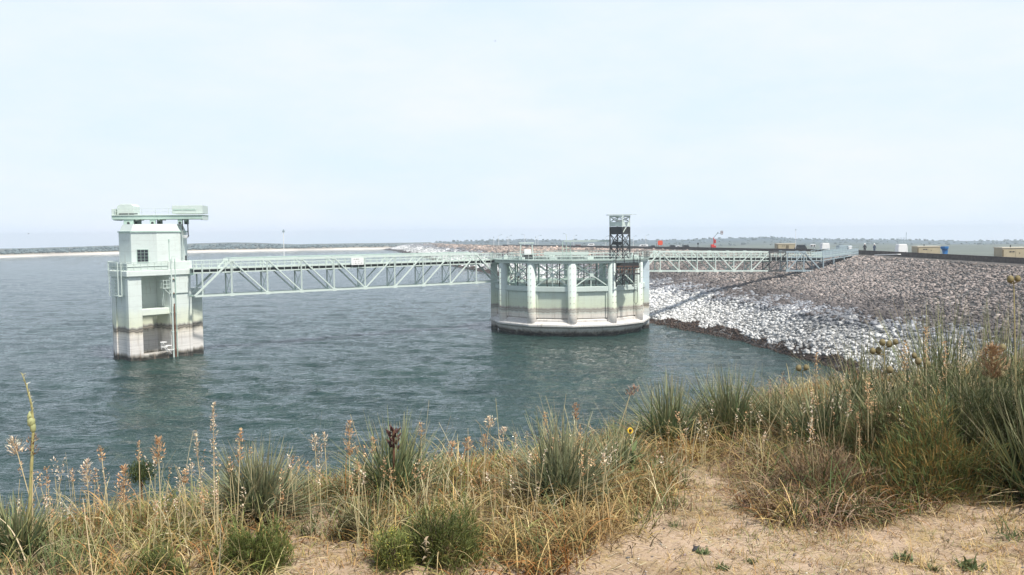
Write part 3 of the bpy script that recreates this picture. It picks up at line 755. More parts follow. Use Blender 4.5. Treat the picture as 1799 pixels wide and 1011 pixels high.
# upper hand pipe on top chord
mb = MB()
for off in (Vector((0, 0, .0)), W1):
    mb.tube(ntp[1] + off + Vector((0, 0, .24)), ntp[9] + off + Vector((0, 0, .24)), .035, 6)
mb.build('top_pipe', M['mint_dark'], bridge1)
# mast rising from bridge
q = P(499, 450, 110.6); mast = empty('light_mast', (q.x, q.y, 11.2), 0, 'thin pale mast with small lamp standing on the long footbridge', 'mast')
mb = MB(); mb.tube((q.x, q.y, 11.0), (q.x, q.y, 14.25), .045, 8); mb.build('pole', M['white'], mast)
mb = MB(); mb.box((q.x, q.y, 14.35), (.28, .2, .2)); mb.box((q.x, q.y, 14.52), (.12, .12, .16)); mb.build('lamp', M['grey'], mast)
# warning sign
sa = Vector((P(616, 460, 114).x, 0, 0)); 
def on_bridge(px):     # distance along bridge for a pixel column
    k = (px - 899.5) / F; return (k * B1.y - B1.x) / (bd.x - k * bd.y)
s0, s1 = on_bridge(616.5), on_bridge(638)
a = B1 + bd * s0 - W1.normalized() * .16; b_ = B1 + bd * s1 - W1.normalized() * .16
sign = empty('warning_sign', (a + b_) / 2 + Vector((0, 0, 10)), 0, 'white rectangular notice board fixed to the rail of the long footbridge', 'sign')
zt, zb_ = 10.93, 10.02
mb = MB(); mb.bar(a + Vector((0, 0, (zt + zb_) / 2)), b_ + Vector((0, 0, (zt + zb_) / 2)), .04, zt - zb_); mb.build('board', M['white'], sign)
mb = MB(); nrm = -W1.normalized()
ln_ = (b_ - a).length
for row, z_, segs in ((0, zt - .19, ((.10, .16), (.20, .23), (.30, .38), (.42, .47), (.50, .54))), (1, zt - .45, ((.22, .27), (.42, .46), (.5, .56), (.62, .65))), (2, zt - .70, ((.05, .08), (.18, .30), (.33, .36), (.44, .5), (.53, .57), (.64, .8)))):
    for s_, e_ in segs:
        q0 = a + (b_ - a) * (s_ + .1) + nrm * .024; q1 = a + (b_ - a) * (e_ + .1) + nrm * .024; mb.bar(q0 + Vector((0, 0, z_)), q1 + Vector((0, 0, z_)), .006, .11 if row == 0 else .08)
mb.build('lettering', M['ink'], sign)

# ------------------------------------------------------------------ spillway drum
SC = Vector((8.35, 128.2, 0)); RC = 10.8; A0 = R(-2)
spill = empty('spillway_drum', SC, 0, 'round mint green concrete spillway tower with twelve columns and gate panels in the lake', 'spillway')
def ang(th): return Vector((math.sin(th), -math.cos(th), 0))
def poly12(r, th0=A0): return [(SC.x + r * math.sin(th0 + k * math.pi / 6), SC.y - r * math.cos(th0 + k * math.pi / 6)) for k in range(12)]
def ring12(name, prof, m, segs=12, th0=A0, parent=spill, closed=True, bevel=0):
    mb = MB(); vs_ = []
    for r, z in prof: vs_ += [(SC.x + r * math.sin(th0 + 2 * math.pi * k / segs), SC.y - r * math.cos(th0 + 2 * math.pi * k / segs), z) for k in range(segs)]
    n_ = len(prof); fs = []
    for j in range(n_ if closed else n_ - 1):
        j2 = (j + 1) % n_
        fs += [(j * segs + k, j * segs + (k + 1) % segs, j2 * segs + (k + 1) % segs, j2 * segs + k) for k in range(segs)]
    mb.add(vs_, fs); return mb.build(name, m, parent, bevel=bevel)
ring12('base_cone', [(9.9, -4), (10.15, -.1), (10.95, 1.11), (9.4, 1.115), (8.8, -4)], M['drum'], 48)
ring12('base_ring', [(11.0, 1.12), (11.62, 1.42), (11.62, 1.62), (11.05, 1.95), (10.78, 1.98), (10.78, 2.2), (10.35, 2.45), (9.3, 2.45), (9.3, 1.12)], M['drum'])
ring12('inner_shell', [(8.6, -4), (8.6, 2.6), (9.3, 2.6), (9.3, -4)], M['drum'], 24)
ring12('ring_girder', [(11.25, 9.78), (11.25, 10.12), (9.0, 10.12), (9.0, 9.78)], M['mint'], bevel=.02)
ring12('gallery_deck', [(11.55, 10.125), (11.55, 10.24), (8.7, 10.24), (8.7, 10.125)], M['deck'])
for k in range(12):
    th = A0 + k * math.pi / 6; c_ = SC + ang(th) * RC
    if k in (3, 9):
        mb = MB(); c2 = SC + ang(th) * (RC + .15); mb.box(c2 + Vector((0, 0, 3.4)), (1.0, .95, 12.8), th); mb.build('square_pier', M['pale'] if k == 3 else M['drum'], spill, bevel=.04)
        c3 = SC + ang(th) * (RC - 1.3); mb = MB(); mb.box(c3 + Vector((0, 0, 4.5)), (.9, .9, 10.6), th); mb.build('square_pier', M['pale'] if k == 3 else M['drum'], spill, bevel=.04)
    else:
        mb = MB(); mb.lathe(c_, [(.12, 1.35), (.62, 1.75), (.62, 3.6), (.585, 3.65), (.585, 9.78)], 20); o = mb.build('column', M['drum'], spill)
        o.data.polygons.foreach_set('use_smooth', [len(p_.vertices) == 4 for p_ in o.data.polygons])
        # studs up the column
        mb = MB()
        for j in range(9):
            for sd_ in (-.4, .4):
                dd = ang(th + 0) * math.cos(sd_) * .6 + Vector((math.cos(th), math.sin(th), 0)) * math.sin(sd_) * .6
                mb.box(c_ + dd + Vector((0, 0, 3.0 + j * .78)), (.07, .07, .07), th)
        mb.build('studs', M['rust'], spill)
    # bay between column k and k+1
    th2 = th + math.pi / 6; a = SC + ang(th) * 10.55; b_ = SC + ang(th2) * 10.55; d = (b_ - a).normalized(); a2 = a + d * .45; b2 = b_ - d * .45; inn = -ang(th + math.pi / 12)
    mb = MB(); mb.bar(a2 + inn * .1 + Vector((0, 0, 4.25)), b2 + inn * .1 + Vector((0, 0, 4.25)), .3, 3.55); gate = mb.build('gate_panel', M['drum'], spill)
    mb = MB(); mb.bar(a2 + Vector((0, 0, 6.36)), b2 + Vector((0, 0, 6.36)), .75, .66); mb.build('gate_beam', M['drum'], spill, bevel=.03)
    mb = MB()
    for e_ in (a2 + d * .22, b2 - d * .22): mb.bar(e_ - inn * .16 + Vector((0, 0, 2.5)), e_ - inn * .16 + Vector((0, 0, 6.0)), .22, .16)
    mb.build('gate_guide', M['drum'], gate)
    lo_, hi_ = 6.72, 9.76; m1 = (a2 + b2) / 2; zc = (lo_ + hi_) / 2
    mb = MB(); mb.bar(a2 + Vector((0, 0, hi_)), b2 + Vector((0, 0, lo_)), .12); mb.build('cross_brace', M['mint'], spill)
    mb = MB(); mb.bar(a2 + inn * .13 + Vector((0, 0, lo_)), b2 + inn * .13 + Vector((0, 0, hi_)), .12); mb.build('cross_brace', M['mint'], spill)
    mb = MB(); mb.bar(m1 + inn * .26 + Vector((0, 0, lo_)), m1 + inn * .26 + Vector((0, 0, hi_)), .11); mb.build('hanger', M['mint'], spill)
    mb = MB(); mb.box(m1 + inn * .065 + Vector((0, 0, zc)), (.5, .3, .45), th + math.pi / 12); mb.build('gusset_plate', M['mint'], spill)
    # inner frame
    a3 = SC + ang(th) * 8.9; b3 = SC + ang(th2) * 8.9
    mb = MB(); mb.bar(a3 + Vector((0, 0, 2.5)), a3 + Vector((0, 0, 9.8)), .22); mb.build('inner_post', M['mint_dark'], spill)
    mb = MB(); mb.bar(a3 + Vector((0, 0, 9.5)), b3 + Vector((0, 0, 6.9)), .08); mb.bar(a3 + Vector((0, 0, 6.9)), b3 + inn * .1 + Vector((0, 0, 9.5)), .08); mb.bar(a3 + Vector((0, 0, 8.2)), b3 + Vector((0, 0, 8.2)), .1); mb.build('inner_brace', M['mint_dark'], spill)
    mb = MB(); mb.bar(a3 + Vector((0, 0, 6.75)), b3 + Vector((0, 0, 6.75)), .3, .3); mb.build('inner_beam', M['mint_dark'], spill)
# gate hoist screws seen through the openings
for k in range(12):
    th = A0 + (k + .5) * math.pi / 6
    for dth in (-.09, .09):
        c_ = SC + ang(th + dth) * 9.55; mb = MB(); mb.tube(c_ + Vector((0, 0, 2.5)), c_ + Vector((0, 0, 10.1)), .07, 6); mb.build('hoist_rod', M['darkrail'], spill)
    c_ = SC + ang(th) * 9.6; mb = MB(); mb.box(c_ + Vector((0, 0, 10.42)), (.9, .5, .36), th); mb.tube(c_ + Vector((0, 0, 10.6)), c_ + Vector((0, 0, 10.85)), .1, 8); mb.build('hoist_motor', M['mint'], spill, bevel=.02)
rp = [Vector((x, y, 10.24)) for x, y in poly12(11.5)] ; rp.append(rp[0])
# most of the rail is mint, the right-hand part is dark
railing(spill, rp[9:] + rp[1:3], .86, .95, levels=(1, .5, .1), r=.03)
railing(spill, rp[2:10], .86, .95, m=M['darkrail'], levels=(1, .5, .1), r=.03)
ri = [Vector((x, y, 10.24)) for x, y in poly12(8.75)]; ri.append(ri[0])
railing(spill, ri, .86, 1.4, levels=(1, .5), r=.03)
# crosswise walkway and trough on deck
mb = MB(); mb.box(SC + Vector((0, 0, 10.0)), (17.4, 1.6, .2), 0); mb.build('cross_walkway', M['deck'], spill)
railing(spill, [SC + Vector((-8.6, -.8, 10.1)), SC + Vector((8.6, -.8, 10.1))], .9, 1.2)
mb = MB(); mb.box(SC + Vector((-.4, 1.6, 10.85)), (6.5, .5, .5)); mb.box(SC + Vector((-3.2, 1.6, 10.4)), (.3, .4, .5)); mb.box(SC + Vector((2.4, 1.6, 10.4)), (.3, .4, .5)); mb.build('crane_rail', M['mint'], spill)

# hoist gantry left on the drum
q = P(925, 447, 122); hz = 10.24
hoist = empty('hoist_gantry', (q.x, q.y, hz), 0, 'small mint green hoist frame with white motor box on left of the spillway deck', 'hoist')
for sx_ in (-.95, .95):
    for sy_ in (-.5, .5):
        mb = MB(); mb.bar((q.x + sx_, q.y + sy_, hz), (q.x + sx_ * .8, q.y + sy_, hz + 2.25), .12); mb.build('leg', M['mint'], hoist)
mb = MB(); mb.box((q.x, q.y, hz + 2.3), (2.1, 1.3, .14)); mb.build('top_frame', M['mint'], hoist)
mb = MB(); mb.box((q.x + .15, q.y, hz + 1.05), (.95, .9, .75)); mb.build('motor_box', M['white'], hoist, bevel=.04)
mb = MB(); mb.tube((q.x - .75, q.y - .1, hz + .4), (q.x + .9, q.y - .1, hz + .4), .24, 12); mb.build('cable_drum', M['darkrail'], hoist)
mb = MB(); mb.bar((q.x - .95, q.y - .5, hz + .2), (q.x - .7, q.y - .5, hz + 2.2), .06); mb.bar((q.x - .9, q.y, hz + .72), (q.x + 1.3, q.y, hz + .72), .2, .1); mb.build('brace', M['mint_dark'], hoist)
# monorail beam on bracket frame
q0 = P(992, 424, 126); q1 = P(1073, 425, 124)
mono = empty('monorail_beam', (q0.x + .5, q0.y, hz), 0, 'horizontal mint green monorail beam between a latticed bracket and the dark lattice tower', 'beam')
mb = MB(); mb.bar((q0.x - .1, q0.y, q0.z), (q1.x, q1.y, q0.z), .16, .26); mb.build('beam', M['mint'], mono)
mb = MB()
for dx_ in (0, .55, 1.1):
    mb.bar((q0.x - .3 + dx_, q0.y, hz), (q0.x - .3 + dx_, q0.y, q0.z), .10)
for k in range(3):
    z0 = hz + .35 + k * .55; mb.bar((q0.x - .3, q0.y, z0), (q0.x + .8, q0.y, z0), .09)
mb.bar((q0.x + .25, q0.y, q0.z), (q0.x + .25, q0.y, q0.z + .9), .05); mb.build('bracket', M['mint_dark'], mono)

# dark lattice tower
tq = P(1089, 447, 121.5); LZ0, LZ1 = 6.75, 16.15; s_ = 1.02
lat = empty('lattice_tower', (tq.x, tq.y, LZ0), 0, 'tall dark steel lattice tower with pale green top rising from the spillway deck', 'tower')
def Lp(i, z, o=0.0):
    a_ = R(-90 + 8) + i * math.pi / 2; r_q = 1.38 + o; return Vector((tq.x + r_q * math.cos(a_), tq.y + r_q * math.sin(a_), z))
for i in range(4):
    mb = MB(); mb.bar(Lp(i, LZ0 if i != 2 else 10), Lp(i, 14.6), .17); mb.build('leg', M['dark'], lat)
    mb = MB(); mb.bar(Lp(i, 14.6), Lp(i, LZ1), .16); mb.build('leg', M['mint'], lat)
lv = [LZ0, 8.4, 10.2, 11.9, 13.65, 14.6]
for i in range(4):
    j = (i + 1) % 4
    for k, (z0, z1) in enumerate(zip(lv[:-1], lv[1:])):
        if z1 > 13.9 : continue
        mb = MB(); mb.bar(Lp(i, z0), Lp(j, z1), .08); mb.bar(Lp(j, z0, -.04), Lp(i, z1, -.04), .08); mb.bar(Lp(i, z1), Lp(j, z1), .09)
        mb.build('cross_brace', M['dark'] if i != 0 or z0 < 11 else M['darkrail'], lat)
    n_o = (Lp(i, 0) + Lp(j, 0)) / 2
    d = (Lp(j, 0) - Lp(i, 0)) * .5
    mb = MB(); mb.bar(Lp(i, 14.15, -.08), Lp(j, 14.15, -.08), .05, 1.0); mb.build('dark_panel', M['dark'], lat)
    mb = MB(); mb.bar(Lp(i, 15.0, -.05), Lp(j, 15.0, -.05), .04, .6); mb.bar(Lp(i, 16.05), Lp(j, 16.05), .12, .18); mb.bar(Lp(i, 15.3), Lp(j, 16.0), .07); mb.bar(Lp(j, 15.3), Lp(i, 16.0), .07); mb.build('head_frame', M['mint'], lat)
    if i == 0:
        mb = MB(); mb.bar(Lp(0, 13.75, .03), (Lp(0, 14.6, .03) + Lp(1, 14.6, .03)) / 2, .08); mb.build('pale_brace', M['mint'], lat)
mb = MB(); mb.box((tq.x - .1, tq.y, LZ1 + .12), (3.3, 2.6, .10)); mb.box((tq.x + .5, tq.y - 1.1, LZ1 + .14), (3.3, .1, .06)); mb.build('roof_plate', M['mint'], lat)
mb = MB(); mb.box((tq.x, tq.y, 15.35), (1.0, 1.0, .5)); mb.build('sheave_box', M['white'], lat)
mb = MB(); mb.box((tq.x - .3, tq.y, 12.4), (1.4, .6, .4)); mb.build('winch', M['dark'], lat)
# dark suspended work platform below the deck, with ladder and fender
wp = P(1098, 476, 118.5)
plat = empty('work_platform', (wp.x, wp.y, 8.3), 0, 'dark steel work platform hanging under the lattice tower on the spillway side', 'platform')
mb = MB(); mb.box((wp.x + .3, wp.y, 8.35), (3.2, 1.5, .16)); mb.build('floor', M['darkrail'], plat)
railing(plat, [Vector((wp.x - 1.3, wp.y - .72, 8.42)), Vector((wp.x + 1.9, wp.y - .72, 8.42))], .95, .4, m=M['rust'], levels=(1, .5), r=.04)
mb = MB(); mb.box((wp.x + .3, wp.y + .8, 9.4), (3.4, .1, .7)); mb.build('back_screen', M['dark'], plat)
for sx_ in (-1.3, -.2, 1.0, 1.9):
    mb = MB(); mb.bar((wp.x + sx_, wp.y - .75, 6.6 if sx_ < 1.5 else 7.2), (wp.x + sx_, wp.y - .75, 10.9), .11); mb.build('hanger', M['dark'], plat)
mb = MB(); mb.bar((wp.x - 1.3, wp.y - .7, 6.7), (wp.x - .2, wp.y - .7, 8.2), .08); mb.bar((wp.x + 1.0, wp.y - .7, 6.7), (wp.x - .2, wp.y - .7, 8.2), .08); mb.build('brace', M['dark'], plat)
mb = MB(); hq = P(1117, 500, 118.6)
for dx_ in (-.18, .18): mb.bar((hq.x + dx_, hq.y, 5.9), (hq.x + dx_, hq.y, 10.4), .06)
for k in range(13): mb.bar((hq.x - .18, hq.y, 6.1 + k * .33), (hq.x + .18, hq.y, 6.1 + k * .33), .04)
mb.path([Vector((hq.x - .2, hq.y - .1, 6.5)), Vector((hq.x - .25, hq.y - .1, 4.6)), Vector((hq.x, hq.y - .1, 4.25)), Vector((hq.x + .25, hq.y - .1, 4.6)), Vector((hq.x + .2, hq.y - .1, 6.5))], .03); mb.build('ladder', M['dark'], plat)

# ------------------------------------------------------------------ second bridge to the dam
px2 = [1129, 1160, 1193, 1225, 1257, 1289, 1320, 1352, 1383, 1412, 1443]
Y2 = [133.2 + (px - 1129) * .0265 for px in px2]
nb2 = [P(px, 477.2 - .5 * (px - 1129) / 314 - .6, Y) for px, Y in zip(px2, Y2)]
nt2 = [P(px, 442.6 + .6 * (px - 1129) / 314, Y) for px, Y in zip(px2, Y2)]
for a, b_ in zip(nt2, nb2): a.x = b_.x; a.y = b_.y
bridge2 = empty('truss_bridge', nb2[5], 0, 'shorter truss footbridge from the round spillway to the rocky dam, grey at its landward end', 'bridge')
dz2 = [nb2[i].z + 2.12 for i in range(11)]
d2 = (nb2[-1] - nb2[0]); d2.z = 0; W2 = Vector((-d2.y, d2.x, 0)).normalized() * 2.0
truss_bridge(bridge2, nt2, nb2, '/\\\\\\\\////\\', W2, M['mint'], dz2, th=.15, mats=[M['mint']] * 7 + [M['darkrail']] + [M['grey']] * 2, rail_h=.85)
# abutment frame and ramp
e0 = nb2[-1]; ramp_end = Vector((58.2, 149.0, 10.1))
ramp = empty('access_ramp', (e0.x, e0.y, e0.z), 0, 'grey steel ramp with railings climbing from footbridge to the dam crest', 'ramp')
r0 = Vector((e0.x + .2, e0.y + .2, dz2[-1])); dn = (ramp_end - r0); dn.z = 0; dn.normalize(); rn = Vector((-dn.y, dn.x, 0))
for sgn in (0, 2.0):
    a = r0 + rn * sgn; b_ = ramp_end + rn * sgn
    mb = MB(); mb.bar(a, b_, .12, .3); mb.bar(a - Vector((0, 0, .5)), b_ - Vector((0, 0, .3)), .1, .14); mb.build('side_beam', M['grey'], ramp)
    railing(ramp, [a + Vector((0, 0, .1)), b_ + Vector((0, 0, .1))], 1.0, 1.0, m=M['grey'], levels=(1, .66, .33), r=.04)
    mb = MB(); mb.bar(a + Vector((0, 0, .5)), b_ + Vector((0, 0, .5)), .02, .55); mb.build('side_screen', M['grey'], ramp)
mb = MB(); a = r0 + rn * 1; b_ = ramp_end + rn * 1; mb.bar(a, b_, 1.8, .08); mb.build('deck_plate', M['deck'], ramp)
for k in (0, 3.2, 6.4, 9.6):
    for sgn in (0, 2.0):
        q = r0 + dn * (k + .3) + rn * sgn; mb = MB(); mb.bar(q, (q.x, q.y, q.z - 3.3), .16); mb.build('post', M['grey'], ramp)
mb = MB(); mb.box((r0.x + .6, r0.y + 1.0, e0.z - .5), (2.4, 3.4, 1.2), math.atan2(dn.y, dn.x)); mb.build('abutment', M['pale'], ramp, bevel=.04)
mb = MB()
for k in range(5): mb.box((e0.x - 3 - k * .7 * 0, e0.y - 1.5 + k * .1, e0.z - 1.2 - k * .35), (2.6, .6, .1), .15)
mb.build('step', M['grey'], ramp)

# ------------------------------------------------------------------ things on the dam crest
def crest_at(px, off):
    """point on crest road in pixel column px, 'off' metres behind the wall line"""
    best = None
    for i in range(len(LF) - 1):
        a = crest_pt(i, off); b_ = crest_pt(i + 1, off)
        for t in np.linspace(0, 1, 8, endpoint=False):
            q = a * (1 - t) + b_ * t; k = RM.transposed() @ (Vector(q) - CAM)
            if k.z > -20: continue
            xx = 899.5 + F * k.x / -k.z
            if best is None or abs(xx - px) < best[0]: best = (abs(xx - px), q)
    return Vector(best[1])
# people
def person(px, off, label, shirt, face):
    q = crest_at(px, off); root = empty('person', q, face, label, 'person')
    verts = dict(pel=(0, 0, .95), che=(0, 0, 1.30), nec=(0, 0, 1.48), hd=(0, .01, 1.62), htop=(0, .01, 1.72),
                 lsh=(-.19, 0, 1.42), lel=(-.26, .04, 1.13), lha=(-.20, .18, .95), rsh=(.19, 0, 1.42), rel=(.27, .05, 1.13), rha=(.22, .2, .98),
                 lhip=(-.10, 0, .90), lkn=(-.12, .02, .50), lan=(-.12, -.02, .08), lto=(-.13, .14, .04), rhip=(.10, 0, .90), rkn=(.12, .05, .50), ran=(.12, 0, .08), rto=(.13, .16, .04))
    rad = dict(pel=.15, che=.17, nec=.065, hd=.10, htop=.08, lsh=.075, lel=.05, lha=.04, rsh=.075, rel=.05, rha=.04, lhip=.10, lkn=.07, lan=.045, lto=.04, rhip=.10, rkn=.07, ran=.045, rto=.04)
    ed = [('pel', 'che'), ('che', 'nec'), ('nec', 'hd'), ('hd', 'htop'), ('che', 'lsh'), ('lsh', 'lel'), ('lel', 'lha'), ('che', 'rsh'), ('rsh', 'rel'), ('rel', 'rha'), ('pel', 'lhip'), ('lhip', 'lkn'), ('lkn', 'lan'), ('lan', 'lto'), ('pel', 'rhip'), ('rhip', 'rkn'), ('rkn', 'ran'), ('ran', 'rto')]
    ks = list(verts); me = bpy.data.meshes.new('body'); me.from_pydata([verts[k] for k in ks], [(ks.index(a), ks.index(b_)) for a, b_ in ed], [])
    me.materials.append(shirt); o = link('body', me); o.parent = root
    sk = o.modifiers.new('skin', 'SKIN'); 
    me.skin_vertices[0].data[ks.index('pel')].use_root = True
    for i, k in enumerate(ks): me.skin_vertices[0].data[i].radius = (rad[k], rad[k] * (.75 if k in ('pel', 'che') else 1))
    o.modifiers.new('sub', 'SUBSURF').levels = 1
    mb = MB(); mb.lathe((0, .01, 1.63), [(.09, -.11), (.104, -.02), (.1, .08), (.06, .1)], 12); f_ = mb.build('face', M['skin'], smooth=True); f_.parent = root
    mb = MB(); mb.lathe((0, .0, 1.69), [(.17, 0), (.14, .02), (.135, .08), (.10, .14), (.03, .165)], 14); mb.box((0, .13, 1.70), (.2, .14, .02)); h_ = mb.build('hard_hat', M['white'], smooth=True); h_.parent = root
    return root
person(1519, 2.2, 'left worker in dark clothes and white hard hat behind the dam wall beside the ramp', M['cloth'], R(160))
person(1535.5, 2.0, 'right worker in dark blue clothes and white hard hat behind the dam wall', M['cloth2'], R(200))

# tan generator enclosures
def generator(px0, px1, ytop, off, label, depth=2.0, variant=0):
    c_ = crest_at((px0 + px1) / 2, off); Y = c_.y; wd = (px1 - px0) / F * Y; zt = P((px0 + px1) / 2, ytop, Y).z; z0 = c_.z; h = zt - z0
    root = empty('generator_unit', (c_.x, Y, z0), 0, label, 'generator', 'tan generator units on the dam crest')
    mb = MB(); mb.box((c_.x, Y + depth / 2, z0 + .3 + (h - .42) / 2), (wd, depth, h - .42)); mb.build('housing', M['tan'], root, bevel=.04)
    mb = MB(); mb.box((c_.x, Y + depth / 2, zt - .06), (wd + .12, depth + .12, .12)); mb.build('roof', mat('pale_tan', (.62, .57, .45), .6), root)
    mb = MB(); mb.box((c_.x - wd * .48, Y - .012, z0 + h * .55), (wd * .05, .03, h * .55)) ; mb.build('end_louvre', M['tan_d'], root)
    mb = MB(); mb.box((c_.x + wd * .04, Y - .02, z0 + h * .52), (wd * .16, .03, h * .55)); dr = mb.build('door', M['tan_d'] if variant == 0 else M['tan'], root)
    mb = MB(); mb.box((c_.x + wd * .09, Y - .05, z0 + h * .6), (.05, .05, .14)); mb.build('handle', M['dark'], dr)
    for dx_ in (-.22, -.12): mb = MB(); mb.box((c_.x + wd * dx_, Y - .014, z0 + h * .70), (wd * .07, .03, .12)); mb.build('vent', M['dark'], root)
    for dx_ in (-.3, .3):
        for dy_ in (.15, depth - .15):
            mb = MB(); mb.tube((c_.x + wd * dx_, Y + dy_ - .12, z0 + .3), (c_.x + wd * dx_, Y + dy_ + .12, z0 + .3), .3, 14); mb.build('wheel', M['rubber'], root)
    if variant == 1: mb = MB(); mb.tube((c_.x - wd * .15, Y + .5, zt), (c_.x - wd * .15, Y + .5, zt + .25), .07, 8); mb.build('exhaust', M['dark'], root)
    return root
generator(1366, 1398, 428, 4.2, 'tan generator unit with dark door above the middle of the shorter bridge', variant=0)
generator(1612, 1652, 432.5, 3.5, 'tan generator unit standing next to the blue pump on the dam', variant=1)
generator(1761, 1812, 434.6, 3.2, 'tan generator unit at far right edge of the dam crest', variant=1)

# white rounded tanks / light towers with frames on top
def light_plant(px0, px1, ytop, yframe, off, label, mast=None):
    c_ = crest_at((px0 + px1) / 2, off); Y = c_.y; wd = (px1 - px0) / F * Y; zt = P((px0 + px1) / 2, ytop, Y).z; z0 = c_.z
    root = empty('survey_mast_trailer', (c_.x, Y, z0), 0, label, 'trailer', 'white trailers with frames on the dam crest')
    mb = MB(); a = wd / 2; vs_ = []
    for (s1, z) in ((1.0, z0 + .35), (1.0, z0 + (zt - z0) * .6), (.82, zt)):
        vs_ += [(c_.x - a * s1, Y, z), (c_.x + a * s1, Y, z), (c_.x + a * s1, Y + 1.3, z), (c_.x - a * s1, Y + 1.3, z)]
    mb.add(vs_, [(0, 1, 5, 4), (1, 2, 6, 5), (2, 3, 7, 6), (3, 0, 4, 7), (4, 5, 9, 8), (5, 6, 10, 9), (6, 7, 11, 10), (7, 4, 8, 11), (8, 9, 10, 11), (3, 2, 1, 0)]); mb.build('cowl', M['white'], root, bevel=.05)
    mb = MB(); mb.box((c_.x - wd * .6, Y + .5, z0 + .42), (wd * .7, .5, .12)); mb.build('drawbar', M['white'], root)
    for dx_ in (-.3, .3): mb = MB(); mb.tube((c_.x + wd * dx_, Y - .05, z0 + .28), (c_.x + wd * dx_, Y + .15, z0 + .28), .28, 14); mb.build('wheel', M['rubber'], root)
    zf = P((px0 + px1) / 2, yframe, Y).z; mb = MB()
    for dx_ in (-.42, -.1, .2, .42): mb.tube((c_.x + wd * dx_, Y + .4, zt), (c_.x + wd * dx_, Y + .4, zf), .025, 6)
    mb.tube((c_.x - wd * .45, Y + .4, zf - .05), (c_.x + wd * .45, Y + .4, zf - .05), .025, 6); mb.tube((c_.x - wd * .45, Y + .4, zt + (zf - zt) * .4), (c_.x + wd * .45, Y + .4, zt + (zf - zt) * .4), .025, 6); mb.build('lamp_frame', M['grey'], root)
    mb = MB(); mb.box((c_.x + wd * .28, Y - .02, z0 + .5), (.22, .04, .22)); mb.build('hatch', M['dark'], root)
    if mast: zm = P(mast[0], mast[1], Y).z; mb = MB(); mb.tube((c_.x + wd * .48, Y + .6, z0 + .5), (c_.x + wd * .48, Y + .6, zm), .035, 8); mb.build('mast', M['grey'], root)
light_plant(1444, 1458, 427.5, 423, 3.4, 'white cowled trailer with frame on top beside the ramp landing')
light_plant(1578, 1595, 429.5, 418, 3.2, 'white cowled trailer with tall thin mast right of the two workers', mast=(1594.5, 408.5))

# blue pump
c_ = crest_at(1661, 3.2); Y = c_.y; pump = empty('blue_pump', c_, 0, 'blue pump with flared hopper beside the tan generator on the dam', 'pump')
wd = 13 / F * Y; zt = P(1661, 432.8, Y).z
mb = MB(); mb.lathe((c_.x, Y + .4, zt - .55), [(wd * .25, 0), (wd * .5, .2), (wd * .52, .5)], 10); mb.build('hopper', M['blue'], pump)
mb = MB(); mb.box((c_.x + .05, Y + .4, c_.z + (zt - .5 - c_.z) / 2), (wd * .45, .5, zt - .5 - c_.z)); mb.build('body', M['blue'], pump, bevel=.04)
mb = MB()
for dx_ in (-.4, .4): mb.bar((c_.x + wd * dx_ * .5, Y + .1, c_.z), (c_.x + wd * dx_, Y + .3, zt - .3), .07)
mb.build('leg', M['blue'], pump)

# boom lift with red base
c_ = crest_at(1254, 2.6); Y = c_.y; sc_ = Y / F
lift = empty('boom_lift', c_, 0, 'red boom lift with raised dark basket on the dam crest', 'lift')
def px_(x, y): q = P(x, y, Y); return Vector((q.x, Y, q.z))
mb = MB(); b0 = px_(1253, 434); mb.box((b0.x, Y, b0.z - .1), (1.1, 1.2, .8)); mb.box((b0.x - .3, Y, b0.z + .4), (.5, .8, .35)); mb.build('base', M['red'], lift, bevel=.05)
mb = MB(); mb.bar(px_(1254, 436), px_(1254, 417.5), .17); mb.build('riser', M['red'], lift)
mb = MB(); mb.box(px_(1256.3, 424.5), (.32, .4, .85)); mb.build('counterweight', M['red'], lift)
mb = MB(); mb.bar(px_(1254, 417.5), px_(1261, 409.8), .13); mb.bar(px_(1261, 410.3), px_(1266, 410.3), .1); mb.tube(px_(1261, 410) + Vector((0, -.1, 0)), px_(1261, 408) + Vector((0, -.1, 0)), .12, 6); mb.build('boom', M['grey'], lift)
q = px_(1268, 409.3); mb = MB()
mb.box((q.x, Y, q.z - .36), (.42, .7, .08))
for dx_ in (-.19, .19):
    for dy_ in (-.33, .33): mb.bar((q.x + dx_, Y + dy_, q.z - .36), (q.x + dx_, Y + dy_, q.z + .4), .05)
for z_ in (-.05, .15, .4): mb.bar((q.x - .2, Y - .33, q.z + z_), (q.x + .2, Y - .33, q.z + z_), .05, .12); mb.bar((q.x - .2, Y + .33, q.z + z_), (q.x + .2, Y + .33, q.z + z_), .05, .12)
mb.build('basket', M['rust'], lift)
for dx_ in (-.4, .4): mb = MB(); mb.tube((b0.x + dx_, Y - .75, c_.z + .3), (b0.x + dx_, Y - .5, c_.z + .3), .3, 14); mb.build('wheel', M['rubber'], lift)

# orange-red round-cornered sign on posts
c_ = crest_at(1158, 2.2); Y = c_.y
sg = empty('road_sign', c_, 0, 'orange-red sign board on dark posts at left on the dam crest', 'sign')
q = P(1160, 427, Y); mb = MB(); hw = 4.3 * Y / F
mb.add([(q.x + a_ * hw, Y - .03 + d_, q.z + z_ * hw) for d_ in (0, .06) for a_, z_ in ((-1, -.6), (-.6, -.95), (.6, -.95), (1, -.6), (1, .6), (.6, .95), (-.6, .95), (-1, .6))], [tuple(range(7, -1, -1)), tuple(range(8, 16))] + [(i, (i + 1) % 8, 8 + (i + 1) % 8, 8 + i) for i in range(8)]); mb.build('board', M['orange'], sg)
for x_ in (1153.5, 1156.5): t_q = P(x_, 427 if x_ < 1155 else 430, Y); mb = MB(); mb.bar((t_q.x, Y + .1, c_.z - .3), (t_q.x, Y + .1, t_q.z), .08); mb.build('post', M['dark'], sg)

